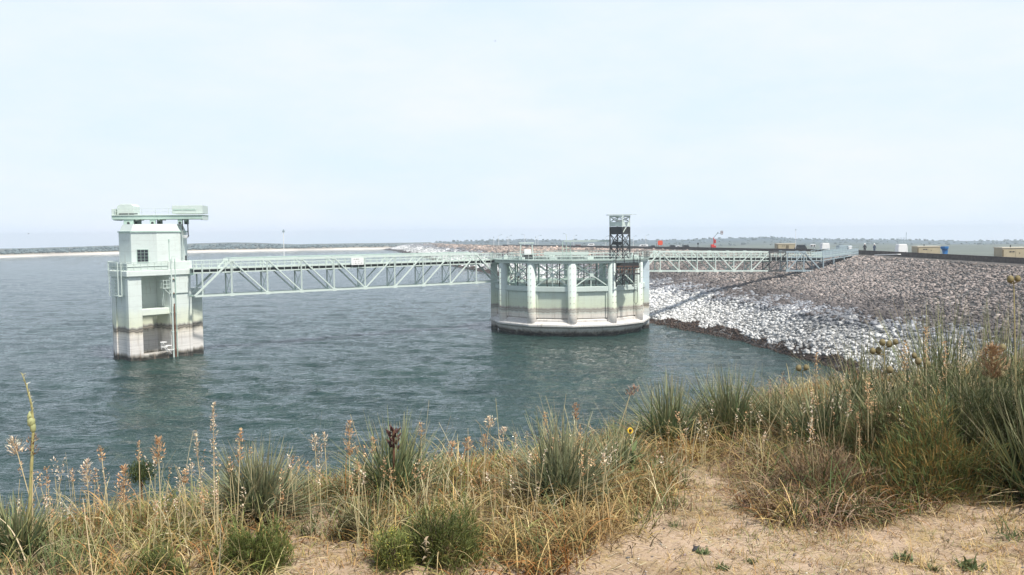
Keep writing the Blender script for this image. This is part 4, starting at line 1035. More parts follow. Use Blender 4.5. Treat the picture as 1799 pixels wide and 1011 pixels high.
# post-mounted boxes
def kiosk(px0, px1, ytop, ylow, off, label, m):
    c_ = crest_at((px0 + px1) / 2, off); Y = c_.y; wd = (px1 - px0) / F * Y; zt = P(px0, ytop, Y).z; zl = P(px0, ylow, Y).z
    root = empty('instrument_box', c_, 0, label, 'box')
    mb = MB(); mb.box((c_.x, Y + .2, (zt + zl) / 2), (wd, .5, zt - zl)); b0 = mb.build('case', M['white'], root, bevel=.03)
    for dx_ in (-.25, .25): mb = MB(); mb.box((c_.x + wd * dx_, Y - .06, (zt + zl) / 2), (wd * .33, .03, (zt - zl) * .6)); mb.build('opening', m, root)
    for dx_ in (-.35, .35): mb = MB(); mb.bar((c_.x + wd * dx_, Y + .2, c_.z - .3), (c_.x + wd * dx_, Y + .2, zl), .07); mb.build('post', M['white'], root)
kiosk(1424, 1433, 430, 434, 2.2, 'white twin box on posts between the generator and the white trailer', M['dark'])
c_ = crest_at(1486, 2.6); Y = c_.y; tr = empty('utility_trailer', c_, 0, 'pale grey utility trailer with small white box behind the ramp top', 'trailer')
wd = 22 / F * Y; zt = P(1486, 431.5, Y).z
mb = MB(); mb.box((c_.x - .1, Y + .8, (c_.z + .3 + zt) / 2), (wd, 1.6, zt - c_.z - .3)); mb.build('body', M['grey'], tr, bevel=.04)
mb = MB(); mb.box((c_.x + wd * .3, Y - .1, (c_.z + zt) / 2 + .3), (wd * .3, .25, .6)); mb.build('control_box', M['white'], tr)
for dx_ in (-.3, .3): mb = MB(); mb.tube((c_.x + wd * dx_, Y - .1, c_.z + .28), (c_.x + wd * dx_, Y + .1, c_.z + .28), .28, 14); mb.build('wheel', M['rubber'], tr)

# vehicles parked along the crest
def vehicle(px0, px1, ytop, off, label, m, cat='van', kind='van'):
    c_ = crest_at((px0 + px1) / 2, off); Y = c_.y; wd = (px1 - px0) / F * Y; zt = P((px0 + px1) / 2, ytop, Y).z; z0 = c_.z; h = max(zt - z0, .9)
    root = empty('parked_' + kind, c_, 0, label, cat, 'vehicles on the dam crest')
    prof = [(-.5, .3), (-.5, .62), (-.36, .66), (-.24, 1.0), (.30, 1.0), (.42, .66), (.5, .6), (.5, .3)] if kind == 'car' else [(-.5, .25), (-.5, .55), (-.42, .62), (-.32, 1.0), (.49, 1.0), (.5, .25)]
    n = len(prof); mb = MB(); mb.add([(c_.x + a_ * wd, Y + d_, z0 + z_ * h) for d_ in (0, 1.6) for a_, z_ in prof], [tuple(range(n)), tuple(range(2 * n - 1, n - 1, -1))] + [(i, (i + 1) % n, n + (i + 1) % n, n + i) for i in range(n)]); mb.build('body', m, root, bevel=.05)
    for a0, a1 in ((-.24, .0), (.04, .28)):
        mb = MB(); mb.box((c_.x + (a0 + a1) / 2 * wd, Y - .01, z0 + .82 * h), ((a1 - a0) * wd, .03, .2 * h)); mb.build('window', M['glass'], root)
    for dx_ in (-.3, .3):
        for dy_ in (-.02, 1.42): mb = MB(); mb.tube((c_.x + wd * dx_, Y + dy_, z0 + .3), (c_.x + wd * dx_, Y + dy_ + .2, z0 + .3), .3, 14); mb.build('wheel', M['rubber'], root)
    return root
vehicle(1400, 1418, 430.5, 4.6, 'dark machine parked right of the tan generator above the shorter bridge', M['dark'], 'machine', 'car')
vehicle(1143, 1152, 431.5, 4.5, 'small dark vehicle just left of the orange-red sign', M['dark'], 'car', 'car')
vehicle(1176, 1187, 431, 4.6, 'dark car between the orange-red sign and a white van', M['dark'], 'car', 'car')
vehicle(1188, 1196, 433.3, 4.0, 'small white car between two dark vehicles on the crest', M['white'], 'car', 'car')
vehicle(1199, 1212, 431, 4.6, 'long dark car right of the small white car on the crest', M['dark'], 'car', 'car')
vehicle(1123, 1139, 430.2, 4.4, 'white van seen just right of the dark lattice tower', M['white'], 'van', 'van')
vehicle(1032, 1044, 428.4, 4.4, 'white van seen left of the dark lattice tower', M['white'], 'van', 'van')
vehicle(1010, 1020, 430.5, 4.4, 'dark van seen just right of the monorail bracket', M['rust'], 'van', 'van')

# street lamps on the crest road
lamps = [(868, 417, 3.0, 0, 'thin lamp pole leftmost on the dam crest, over the left rim of the spillway'), (876, 414, 3, 1, 'second lamp pole from the left on the dam crest'), (891, 417, 3.5, 0, 'third lamp pole from the left on the dam crest'), (894, 415, 6, 1, 'fourth lamp pole from the left, close behind another'),
         (941, 417, 3, 0, 'lamp pole just right of the hoist frame, shorter of the pair'), (945, 415, 6, 1, 'lamp pole just right of the hoist frame, taller of the pair'), (922, 413, 3.5, -1, 'lamp pole with arm to the left rising behind the hoist frame'),
         (996, 412, 3.5, -1, 'lamp pole with arm to the left rising behind the monorail bracket'), (1008, 415, 3, 1, 'short lamp pole above the monorail beam'), (1064, 416, 4, 1, 'lamp pole just left of the dark lattice tower'),
         (1113, 416, 4, 1, 'lamp pole just right of the dark lattice tower'), (1135, 414, 4, 1, 'lamp pole above the white van right of the lattice tower'), (1196, 427, 3, 0, 'short pale pole over the small white car'), (1397.5, 404, 3.2, 0, 'tall thin mast beside the tan generator above the shorter bridge')]
for (px, ytop, off, arm, lab) in lamps:
    c_ = crest_at(px, off); Y = c_.y; zt = P(px, ytop, Y).z; k = Y / F
    root = empty('street_lamp', c_, 0, lab, 'lamp post', 'lamp posts along the dam crest')
    mb = MB(); mb.tube((c_.x, Y, c_.z), (c_.x, Y, zt), .38 * k, 6, .25 * k); mb.build('pole', M['white'], root)
    mb = MB()
    if arm: mb.tube((c_.x, Y, zt - .5 * k), (c_.x + arm * 4 * k, Y, zt + 1.2 * k), .22 * k, 6); mb.build('arm', M['grey'], root); mb = MB(); mb.box((c_.x + arm * 5 * k, Y, zt + 1.2 * k), (2.4 * k, 1.2 * k, .9 * k)); mb.build('lamp_head', M['grey'], root)
    else: mb.box((c_.x, Y, zt), (1.2 * k, 1.2 * k, 1.8 * k)); mb.build('lamp_head', M['grey'], root)
c_ = crest_at(1226, 2.5); Y = c_.y; k = Y / F; sp_ = empty('signal_post', c_, 0, 'short dark signal post between the cars and the boom lift', 'post')
mb = MB(); mb.bar(c_, (c_.x, Y, P(1226, 427, Y).z), .9 * k); mb.build('post', M['dark'], sp_)
mb = MB(); mb.box((c_.x, Y, P(1226, 428.5, Y).z), (2.4 * k, 1.5 * k, 3 * k)); mb.build('signal_head', M['dark'], sp_)

# debris plank on the slope under the wall
q0 = P(1539, 449.5, 136); q1 = P(1580, 448.3, 132)
mb = MB(); mb.bar(q0 + Vector((0, 0, .1)), q1 + Vector((0, 0, .1)), .7, .12); tag(mb.build('plank', M['white'], bevel=.01), 'long pale plank lying on the rocks just below the dam wall', 'plank')

# birds
def bird(px, py, Y, s, label):
    q = P(px, py, Y); o = empty('bird', q, .4, label, 'bird')
    mb = MB(); mb.lathe((0, 0, 0), [(.01, -.22), (.06, -.1), (.075, 0), (.05, .12), (.015, .2)], 8)
    for v_i in range(len(mb.v)): x, y, z = mb.v[v_i]; mb.v[v_i] = (z * s, y * s, x * s)
    b0 = mb.build('body', M['bird']); b0.parent = o
    for sg_ in (-1, 1):
        mb = MB(); a_ = [(-.06, 0, .02), (.08, 0, .02), (.05, .25 * sg_, .12), (-.05, .25 * sg_, .11), (-.02, .5 * sg_, .04), (-.06, .5 * sg_, .035)]
        mb.add([(x * s, y * s, z * s) for x, y, z in a_] + [(x * s, y * s, (z - .012) * s) for x, y, z in a_], [(0, 1, 2, 3), (3, 2, 4, 5), (9, 8, 7, 6), (11, 10, 8, 9), (0, 6, 7, 1), (1, 7, 8, 2), (2, 8, 10, 4), (4, 10, 11, 5), (5, 11, 9, 3), (3, 9, 6, 0)])
        w_ = mb.build('wing', M['bird']); w_.parent = o
bird(870, 72.5, 150, .55, 'tiny dark bird flying high in the middle of the sky')
bird(50, 411, 90, .35, 'tiny dark bird flying low at left above the far hills')

# ------------------------------------------------------------------ foreground bank
EX = [(-60, 2), (-20, 3.6), (-4, 4.2), (-2.6, 4.65), (-1, 5.5), (0, 6.2), (1.0, 7.1), (1.8, 7.9), (3, 8.9), (5, 9.6), (10, 13), (16, 18), (24, 30), (34, 48), (60, 60)]
def edge(x): return np.interp(x, [a for a, _ in EX], [b for _, b in EX])
def G(x, y):
    x = np.asarray(x, float); y = np.asarray(y, float); s = y - edge(x)
    sp = np.maximum(s, 0)
    z = 12.30 - .012 * np.minimum(y, 12) + .10 * np.clip((x - 2.2) / 3, 0, 1) - .64 * sp ** 2 / (sp + 1.3)
    z = z + .16 * fbm(x * .6, y * .6, 41) + .05 * fbm(x * 2.4, y * 2.4, 42) + .018 * fbm(x * 9, y * 9, 43, 3)
    return np.maximum(z, -6)
def ground_px(px, py):
    d = ray(px, py); t = np.arange(1.5, 40, .02); X = CAM.x + d.x * t / d.y; Y = t; Z = CAM.z + d.z * t / d.y
    hit = Z < G(X, Y)
    if not hit.any() or Y[np.argmax(hit)] > edge(X[np.argmax(hit)]) + 1.2:      # looks past the brink: root it just below the brink
        k = np.argmax(Y > edge(X) + .45)
    else: k = np.argmax(hit)
    return Vector((X[k], Y[k], float(G(X[k], Y[k]))))
def proj(p):
    k = (np.asarray(p) - np.array(CAM)) @ np.array(RM); return 899.5 + F * k[..., 0] / -k[..., 2], 505.5 - F * k[..., 1] / -k[..., 2]
xa = np.concatenate([np.arange(-45, -6, .8), np.arange(-6, 8, .05), np.arange(8, 62, .8)]); ya = np.concatenate([np.arange(-12, 2.5, .5), np.arange(2.5, 12, .05), np.arange(12, 75, .8)])
GX, GY = np.meshgrid(xa, ya); GZ = G(GX, GY)
idx = np.arange(GX.size).reshape(GX.shape); Fq = np.stack([idx[:-1, :-1].ravel(), idx[:-1, 1:].ravel(), idx[1:, 1:].ravel(), idx[1:, :-1].ravel()], 1)
gm = bpy.data.materials.new('sandy_soil'); gm.use_nodes = True; nt = gm.node_tree; b = nt.nodes['Principled BSDF']; b.inputs['Roughness'].default_value = .95; b.inputs['Specular IOR Level'].default_value = .1
g = N(nt, 'ShaderNodeNewGeometry')
def gn(scale, det=6, rough=.6, vec=(1, 1, 1)):
    mp = N(nt, 'ShaderNodeMapping'); mp.inputs['Scale'].default_value = vec; L(nt, g.outputs['Position'], mp.inputs[0])
    n = N(nt, 'ShaderNodeTexNoise'); n.inputs['Scale'].default_value = scale; n.inputs['Detail'].default_value = det; n.inputs['Roughness'].default_value = rough; L(nt, mp.outputs[0], n.inputs['Vector']); return n.outputs[0]
def gmix(f, a, c):
    n = N(nt, 'ShaderNodeMix', data_type='RGBA')
    for i, v in ((0, f), (6, a), (7, c)):
        if isinstance(v, tuple): n.inputs[i].default_value = (*v, 1)
        else: L(nt, v, n.inputs[i])
    return n.outputs[2]
c1 = gmix(ramp_f(nt, gn(1.6), .45, .66), (.50, .375, .265), (.30, .215, .13))
c2 = gmix(ramp_f(nt, gn(7, 8, .7), .50, .68), c1, (.40, .30, .15))
c3 = gmix(ramp_f(nt, gn(38, 4, .7), .56, .68), c2, (.18, .12, .08))
c4 = gmix(ramp_f(nt, gn(70, 3, .7), .60, .66), c3, (.58, .48, .38))
L(nt, c4, b.inputs['Base Color'])
bp = N(nt, 'ShaderNodeBump'); bp.inputs['Strength'].default_value = .9; bp.inputs['Distance'].default_value = .02; L(nt, gn(30, 8, .7), bp.inputs['Height']); L(nt, bp.outputs[0], b.inputs['Normal'])
ground = np_mesh('ground', np.stack([GX.ravel(), GY.ravel(), GZ.ravel()], 1), Fq, gm, smooth=True); tag(ground, kind='structure')

def blades(root, azm, elev, ln, wd, droop, col, seg=4, rg=rng, tipcol=None, taper=.85):
    """many grass blades as tapering strips -> V, F, C"""
    n = len(root); t = np.linspace(0, 1, seg + 1)
    dh = np.stack([np.cos(azm), np.sin(azm), np.zeros(n)], 1)
    # arc: elevation falls along the blade with droop
    e = elev[:, None] - droop[:, None] * (t[None, :] ** 1.4)
    stp = ln[:, None] / seg
    ex = np.cos(e) * stp; ez = np.sin(e) * stp
    hx = np.concatenate([np.zeros((n, 1)), np.cumsum(ex[:, :-1], 1)], 1); hz_ = np.concatenate([np.zeros((n, 1)), np.cumsum(ez[:, :-1], 1)], 1)
    c = root[:, None, :] + dh[:, None, :] * hx[:, :, None]; c[:, :, 2] += hz_
    fa = azm + np.pi / 2 + rg.normal(0, .5, n)
    sd = np.stack([np.cos(fa), np.sin(fa), rg.normal(0, .25, n)], 1)
    wt = wd[:, None] * (1 - taper * t[None] ** 1.5) * .5
    Lf = c - sd[:, None] * wt[:, :, None]; Rt = c + sd[:, None] * wt[:, :, None]
    V = np.stack([Lf, Rt], 2).reshape(n, -1, 3)
    base = np.arange(n)[:, None, None] * (2 * (seg + 1)); k = np.arange(seg)[None, :, None] * 2
    Fq = (base + k + np.array([0, 1, 3, 2])[None, None]).reshape(-1, 4)
    C = np.repeat(col[:, None], 2 * (seg + 1), 1)
    if tipcol is not None:
        tt = np.repeat(t, 2)[None, :, None] ** 2; C = C * (1 - tt) + tipcol[:, None] * tt
    return V.reshape(-1, 3), Fq, C.reshape(-1, 3) * .74
class Veg:
    def __init__(s): s.V = []; s.F = []; s.C = []; s.n = 0
    def add(s, t):
        v, f, c = t; s.V.append(v); s.F.append(f + s.n); s.C.append(c); s.n += len(v); return s
    def build(s, name, parent=None, m=None):
        return np_mesh(name, np.vstack(s.V), np.vstack(s.F), m or M['veg'], cols=np.clip(np.vstack(s.C), 0, 1), parent=parent)
def pal(n, cols, rg, wts=None, var=.22):
    cols = np.array(cols); i = rg.choice(len(cols), n, p=wts); return cols[i] * rg.uniform(1 - var, 1 + var, (n, 1)) * rg.uniform(.95, 1.05, (n, 3))
YG = [(.12, .19, .085), (.08, .135, .06), (.17, .25, .115), (.27, .30, .12)]
TAN = [(.50, .35, .13), (.62, .46, .19), (.30, .18, .07), (.40, .19, .06), (.29, .31, .09), (.66, .54, .28)]
vr = np.random.default_rng(99)

def yucca(px, py, hpx, spread, label, n=230, green=YG, dry=.25, stalk=None, seed=1, lean=0, name='yucca_plant'):
    q = ground_px(px, py) if not isinstance(px, Vector) else px
    rg = np.random.default_rng(seed); k = q.y / F; Lh = hpx * k
    root = empty(name, q, 0, label, 'yucca')
    nn_ = n; r = np.tile(np.array(q), (nn_, 1)) + rg.normal(0, 1, (nn_, 3)) * np.array([.045, .045, .01]) * (Lh / .5)
    u = rg.random(nn_); el_ = R(88) - (u ** .75) * R(spread); az_ = rg.uniform(0, 2 * np.pi, nn_)
    ln_ = Lh * rg.uniform(.72, 1.08, nn_)
    v = Veg().add(blades(r, az_, el_, ln_, rg.uniform(.009, .015, nn_), rg.uniform(-.02, .16, nn_) + .1 * (u > .8), pal(nn_, green, rg, var=.3), 3, rg, tipcol=pal(nn_, [(.34, .36, .20), (.45, .40, .24)], rg), taper=.93))
    tag(v.build('leaves', root), kind='stuff')
    nd = int(n * dry * 1.6)
    if nd:
        r = np.tile(np.array(q), (nd, 1)) + rg.normal(0, .05, (nd, 3)) * np.array([1, 1, .3])
        v = Veg().add(blades(r, rg.uniform(0, 2 * np.pi, nd), rg.uniform(R(-5), R(40), nd), Lh * rg.uniform(.4, .8, nd), rg.uniform(.009, .015, nd), rg.uniform(.1, .9, nd), pal(nd, [(.34, .26, .15), (.26, .18, .10), (.46, .38, .24)], rg), 4, rg))
        tag(v.build('dead_leaves', root), kind='stuff')
    return root, q
ylist = [
 (452, 915, 150, 80, 'large pale yucca clump left of centre with plumed grass stems around it', 560, .4),
 (695, 872, 152, 76, 'big spreading blue-green yucca with a dark seed head in front of the water', 400, .3),
 (985, 885, 170, 66, 'tall grey-green yucca at the left side of the sandy gap', 480, .4),
 (1080, 840, 100, 60, 'smaller yucca beside the little sunflower', 190, .4),
 (1175, 778, 128, 76, 'left one of the pair of dark yuccas on the brink above the sandy gap', 420, .3),
 (1280, 770, 136, 70, 'right one of the pair of dark yuccas on the brink above the sandy gap', 460, .3),
 (1365, 768, 95, 66, 'low short yucca between the pair on the brink and the brushy right bank', 220, .5),
 (1445, 800, 165, 58, 'thin dark yucca below the two-pod stalk', 300, .4),
 (1520, 750, 175, 45, 'slender upright yucca in front of the white rocks', 150, .2),
 (1655, 765, 245, 50, 'very tall green yucca on the right bank, left of the tallest pod stalk', 330, .25),
 (1765, 775, 250, 50, 'very tall green yucca at the right edge behind the tallest pod stalk', 330, .25),
 (1590, 800, 190, 55, 'yucca buried in brush in the middle of the right bank', 180, .4),
 (1712, 830, 210, 60, 'dark yucca low at right, hung with dry grass', 220, .5),
 (1825, 880, 210, 60, 'dark yucca cut by the right edge of the picture', 260, .4),
 (30, 985, 130, 50, 'grassy yucca at the far left, round the foot of the tall yellow stalk', 200, .4),
]
for i, (px, py, h, sp_, lab, n, dry) in enumerate(ylist):
    yr, q = yucca(px, py, h, sp_, lab, n=n, dry=dry, seed=100 + i, green=([(.08, .135, .055), (.055, .095, .04), (.12, .18, .075), (.22, .22, .09)] if 6 <= i <= 13 else YG) if i not in (0, 2) else [(.16, .21, .12), (.24, .28, .16), (.12, .16, .09), (.30, .30, .16)])
    if i == 1:
        mb = MB(); t_ = Vector(q) + Vector((0, -.05, .10)); mb.tube(t_, t_ + Vector((0, 0, .34)), .008, 6)
        mb.build('seed_stalk', M['rust'], yr); mb = MB()
        for k in range(16):
            a_ = k * 2.4; c_ = t_ + Vector((math.cos(a_) * .02, math.sin(a_) * .02, .22 + k * .008)); mb.tube(c_, c_ + Vector((math.cos(a_) * .03, math.sin(a_) * .03, .03)), .012, 5, .003)
        mb.build('seed_head', mat('dark_seed', (.09, .045, .04), .9), yr)

# --- grass masses
def inbox(px, py, poly):
    c = np.zeros(len(px), bool); n = len(poly)
    for i in range(n):
        x1, y1 = poly[i]; x2, y2 = poly[(i + 1) % n]
        m_ = ((y1 > py) != (y2 > py)) & (px < (x2 - x1) * (py - y1) / (y2 - y1 + 1e-9) + x1); c ^= m_
    return c
BARE = [(500, 960), (560, 945), (640, 962), (700, 1000), (760, 1010), (860, 1030), (1030, 1000), (1100, 950), (1175, 915), (1208, 855), (1232, 815), (1282, 808), (1300, 850), (1345, 925), (1500, 925), (1600, 900), (1799, 850), (2400, 830), (2400, 2400), (300, 2400), (470, 1030)]
def scatter(n, x0, x1, y0, y1, bare=False, rg=vr):
    x = rg.uniform(x0, x1, n); y = rg.uniform(y0, y1, n); z = G(x, y); p = np.stack([x, y, z], 1); px, py = proj(p)
    m_ = inbox(px, py, BARE); return p[m_] if bare else p[~m_]
def tufts(centres, per, Lr, wr, dr, cols, spread=R(60), rad=.05, seg=5, wts=None, rg=vr, el0=R(80)):
    n = len(centres) * per; c = np.repeat(centres, per, 0) + rg.normal(0, rad, (n, 3)) * np.array([1, 1, .05]); c[:, 2] = G(c[:, 0], c[:, 1]) - .01
    ts = np.repeat(rg.uniform(.65, 1.2, len(centres)), per); tc_ = np.repeat(pal(len(centres), cols, rg, wts, .2), per, 0)
    col = tc_ * rg.uniform(.6, 1.3, (n, 1))
    return blades(c, rg.uniform(0, 2 * np.pi, n), el0 - rg.random(n) ** .8 * spread, rg.uniform(*Lr, n) * ts, rg.uniform(*wr, n), rg.uniform(*dr, n), col, seg, rg, tipcol=col * 1.25)
near = scatter(11000, -6, 7.2, 3.4, 10.6, False); s_e = near[:, 1] - edge(near[:, 0])
pxn, pyn = proj(near)
dens = np.where(s_e < .9, 1.0, .22); keepm = vr.random(len(near)) < dens; near = near[keepm]; pxn = pxn[keepm]; pyn = pyn[keepm]
clump = vnoise(near[:, 0] * 1.8, near[:, 1] * 1.8, 77)
a_ = near[clump > .38]
hN = 1.0
v = Veg().add(tufts(a_, 15, (.13, .32), (.004, .009), (.6, 2.2), TAN, rad=.05))
tag(v.build('dry_grass'), 'tangled tan and rust dry bunch grass covering the bank edge', 'grass', kind='stuff')
right = near[(near[:, 0] > 1.6) & (near[:, 1] < 8.6)]
rb = right[vr.random(len(right)) < .55]
v = Veg().add(tufts(rb, 18, (.18, .52), (.004, .009), (.5, 2.0), [(.10, .15, .045), (.15, .18, .06), (.26, .15, .06), (.38, .27, .12), (.07, .11, .035)], rad=.07))
tag(v.build('mixed_brush'), 'green and brown leafy brush mixed with curly dry grass on the right bank', 'brush', kind='stuff')
lf = near[(near[:, 0] < 1.2)]; lb = lf[vr.random(len(lf)) < .48]
v = Veg().add(tufts(lb, 12, (.12, .28), (.004, .008), (.1, .9), [(.17, .21, .08), (.30, .30, .12), (.13, .17, .07)], spread=R(40), rad=.04))
tag(v.build('green_grass'), 'thin green grass blades mixed through the dry grass on the left bank', 'grass', kind='stuff')
# dense low thatch so that soil does not show through
th_ = near[vr.random(len(near)) < .65]
v = Veg().add(tufts(th_, 14, (.06, .17), (.004, .008), (.3, 2.4), [(.20, .13, .065), (.12, .08, .04), (.30, .22, .11)], spread=R(85), rad=.09, seg=3))
tag(v.build('thatch'), 'brown matted thatch of dead stems under the bank grass', 'thatch', kind='stuff')
# long bent straw-coloured blades
bb = near[vr.random(len(near)) < .14]
v = Veg().add(tufts(bb, 13, (.26, .48), (.004, .008), (1.2, 2.6), [(.58, .46, .24), (.50, .38, .17), (.62, .54, .34), (.42, .26, .12)], spread=R(50), rad=.03, seg=7))
tag(v.build('bent_grass'), 'long bent straw-coloured grass blades arching over the bank', 'grass', kind='stuff')
# tall straight dry stalks
st = scatter(900, -4.2, 6.2, 3.6, 8.6); st = st[(st[:, 1] - edge(st[:, 0]) < .7) & (st[:, 1] - edge(st[:, 0]) > -1.7)][:330]; n = len(st)
v = Veg().add(blades(st, vr.uniform(0, 6.28, n), R(86) - vr.random(n) ** 1.5 * R(50), vr.uniform(.25, .58, n), vr.uniform(.003, .0055, n), vr.uniform(0, .35, n), pal(n, [(.62, .52, .30), (.52, .42, .22), (.66, .60, .42)], vr), 4, vr, taper=.5))
tag(v.build('dry_stalks'), 'straight straw-coloured stalks standing through the bank grass', 'stalks', kind='stuff')

# curly brown grass at the foot of the right bank and golden curls left of the path
cu = scatter(3000, -1, 5, 3.6, 7.5, False); cx_, cy_ = proj(cu)
k1 = inbox(cx_, cy_, [(1300, 800), (1420, 770), (1600, 800), (1640, 915), (1400, 925), (1325, 890)]); k2 = inbox(cx_, cy_, [(850, 860), (1010, 840), (1130, 830), (1170, 860), (1060, 960), (860, 1000)])
v = Veg().add(tufts(cu[k1], 40, (.14, .30), (.004, .0085), (1.4, 3.0), [(.40, .27, .17), (.50, .38, .25), (.27, .16, .10), (.34, .26, .13)], spread=R(55), rad=.06, seg=7)).add(tufts(cu[k2], 26, (.14, .32), (.004, .008), (1.4, 2.8), [(.58, .44, .20), (.46, .32, .13), (.38, .24, .10)], spread=R(60), rad=.06, seg=7))
tag(v.build('curly_grass'), 'curly brown and golden grass at both sides of the sandy gap', 'grass', kind='stuff')
# short grass, straw litter and pebbles on the bare sandy ground
bp_ = scatter(14000, -3.2, 6.5, 2.4, 7.6, True)
cl = vnoise(bp_[:, 0] * 1.3, bp_[:, 1] * 1.3, 55) + .5 * vnoise(bp_[:, 0] * 4, bp_[:, 1] * 4, 56)
rt = np.clip((bp_[:, 0] - .2) / 1.8, 0, 1)
sg_ = bp_[cl > .76 - .62 * rt]
v = Veg().add(tufts(sg_, 13, (.03, .11), (.0025, .005), (.3, 2.4), [(.62, .44, .18), (.68, .53, .27), (.46, .27, .11), (.32, .31, .12)], spread=R(88), rad=.03, seg=3))
tag(v.build('short_grass'), 'short yellow dried grass on the sandy ground', 'grass', kind='stuff')
lt = scatter(30000, -3.5, 6.5, 2.4, 7.8, True); n = len(lt); lt[:, 2] += .006
v = Veg().add(blades(lt, vr.uniform(0, 6.28, n), vr.uniform(-.05, .25, n), vr.uniform(.02, .12, n), vr.uniform(.0025, .0055, n), vr.uniform(-.1, .5, n), pal(n, [(.60, .48, .28), (.30, .20, .12), (.66, .58, .40), (.20, .14, .09)], vr, var=.3), 2, vr))
tag(v.build('straw_litter'), 'loose straw and twigs lying on the sand', 'litter', kind='stuff')
pb = scatter(6000, -3.5, 6.5, 2.4, 7.6, True); pb = pb[vnoise(pb[:, 0] * 2, pb[:, 1] * 2, 60) > .42]
v_, f_ = blobs(pb + np.array([0, 0, .002]), vr.uniform(.006, .022, len(pb)) ** 1.0, vr)
tag(np_mesh('pebbles', v_, f_, M['rock'], cols=np.repeat(pal(len(pb), [(.45, .38, .32), (.25, .2, .17), (.6, .55, .48), (.12, .11, .11)], vr), 12, 0)), 'small pebbles scattered on the sandy path', 'pebbles', kind='stuff')
# small green weeds on the ground
for i, (px, py, s_, lab) in enumerate(((1235, 975, 14, 'small green weed near the foot of the path, left of the others'), (1585, 985, 22, 'leafy green weed at the bottom edge, right of centre'), (1700, 1000, 26, 'broad-leaved dark green weed at the bottom right edge'), (1770, 945, 34, 'upright green grass tuft near the right edge of the bare ground'), (1270, 1003, 14, 'tiny green weed at the bottom edge below the path'), (1185, 925, 22, 'pale green grass tuft on the left side of the sandy path'), (1640, 1004, 16, 'small green sprout between two weeds at the bottom edge'), (1320, 990, 12, 'tiny dark green sprout right of the path foot'))):
    q = ground_px(px, py); n = 46; k = q.y / F; r_ = np.tile(np.array(q), (n, 1)) + vr.normal(0, s_ * k * .35, (n, 3)) * np.array([1, 1, 0])
    v = Veg().add(blades(r_, vr.uniform(0, 6.28, n), vr.uniform(R(15), R(80), n), vr.uniform(.5, 1.1, n) * s_ * k, vr.uniform(.12, .3, n) * s_ * k * (1 if 'grass' not in lab else .3), vr.uniform(.2, 1.2, n), pal(n, [(.13, .17, .07), (.20, .23, .10)], vr), 4, vr, taper=.95))
    o = v.build('weed'); tag(o, lab, 'weed')

# --- rabbitbrush shrubs
def shrub(px, py, wpx, hpx, label, cols, n=2600, flowers=0, seed=0):
    q = ground_px(px, py); rg = np.random.default_rng(seed); k = q.y / F; W = wpx * k; Hh = hpx * k
    root = empty('green_shrub', q, 0, label, 'shrub')
    d = rg.normal(0, 1, (n, 3)); d /= np.linalg.norm(d, axis=1)[:, None]; d[:, 2] = np.abs(d[:, 2]); rr = rg.uniform(.25, 1, n) ** .5
    lump = .50 + .95 * vnoise(d[:, 0] * 2.2 + seed, d[:, 1] * 2.2 + d[:, 2] * 2, seed)
    p = np.array(q) + d * (rr * lump)[:, None] * np.array([W * .5, W * .42, Hh * .82])
    azm = np.arctan2(d[:, 1], d[:, 0]) + rg.normal(0, .9, n); el_ = R(85) - rg.random(n) * R(70)
    c = pal(n, cols, rg, var=.25)
    v = Veg().add(blades(p, azm, el_, rg.uniform(.08, .17, n) * Hh, rg.uniform(.003, .006, n), rg.uniform(-.2, .8, n), c, 2, rg, tipcol=c * 1.5)); tag(v.build('foliage', root), kind='stuff')
    ns_ = 60; r_ = np.tile(np.array(q), (ns_, 1)) + rg.normal(0, .02, (ns_, 3))
    v = Veg().add(blades(r_, rg.uniform(0, 6.28, ns_), rg.uniform(R(30), R(85), ns_), Hh * rg.uniform(.5, .95, ns_), rg.uniform(.004, .007, ns_), rg.uniform(-.2, .3, ns_), pal(ns_, [(.16, .11, .07), (.28, .21, .14)], rg), 3, rg)); tag(v.build('stems', root), kind='stuff')
    if flowers:
        i = np.where((d[:, 2] > .15) & (rr > .8) & (vnoise(d[:, 0] * 3, d[:, 2] * 3, 5) > .5))[0][:flowers]
        pv, pf = blobs(p[i] + np.array([0, 0, Hh * .12]), np.full(len(i), .0075), rg); tag(np_mesh('flowers', pv, pf, M['rock'], cols=np.tile(np.array([.42, .38, .07]), (len(pv), 1)), parent=root), kind='stuff')
OL = [(.13, .155, .045), (.09, .12, .035), (.19, .20, .06)]
shrub(768, 985, 165, 105, 'large dark green rounded shrub at the bottom centre', OL, 5200, seed=3)
shrub(692, 1000, 88, 72, 'small yellow-flowered green shrub in front of the large rounded shrub', [(.20, .24, .07), (.26, .28, .08)], 2400, 120, seed=4)
shrub(445, 1004, 125, 95, 'bright green shrub at the left side of the sandy patch', [(.13, .17, .045), (.18, .20, .06)], 4200, seed=5)
shrub(285, 1030, 130, 75, 'olive shrub cut by the bottom edge left of centre', OL, 2600, seed=6)
shrub(622, 945, 85, 65, 'dull brownish green shrub behind the sandy patch', [(.22, .20, .10), (.18, .18, .08)], 1800, seed=7)
shrub(1650, 870, 230, 165, 'wide feathery green and orange-tinged bush in the middle of the right bank', [(.18, .22, .08), (.30, .26, .10), (.38, .24, .08), (.14, .20, .07)], 9000, seed=8)
shrub(1790, 860, 150, 260, 'dark dense bush at the right edge below the tall yuccas', [(.08, .10, .04), (.12, .13, .06)], 5000, seed=9)
shrub(1455, 880, 190, 120, 'brown curly dead bush at the left foot of the right bank', [(.28, .18, .10), (.36, .26, .16), (.18, .12, .07)], 3600, seed=10)
shrub(1555, 830, 200, 170, 'dark olive bush in the right bank under the six-pod stalk', [(.10, .13, .05), (.16, .17, .07), (.22, .15, .07)], 6500, seed=11)
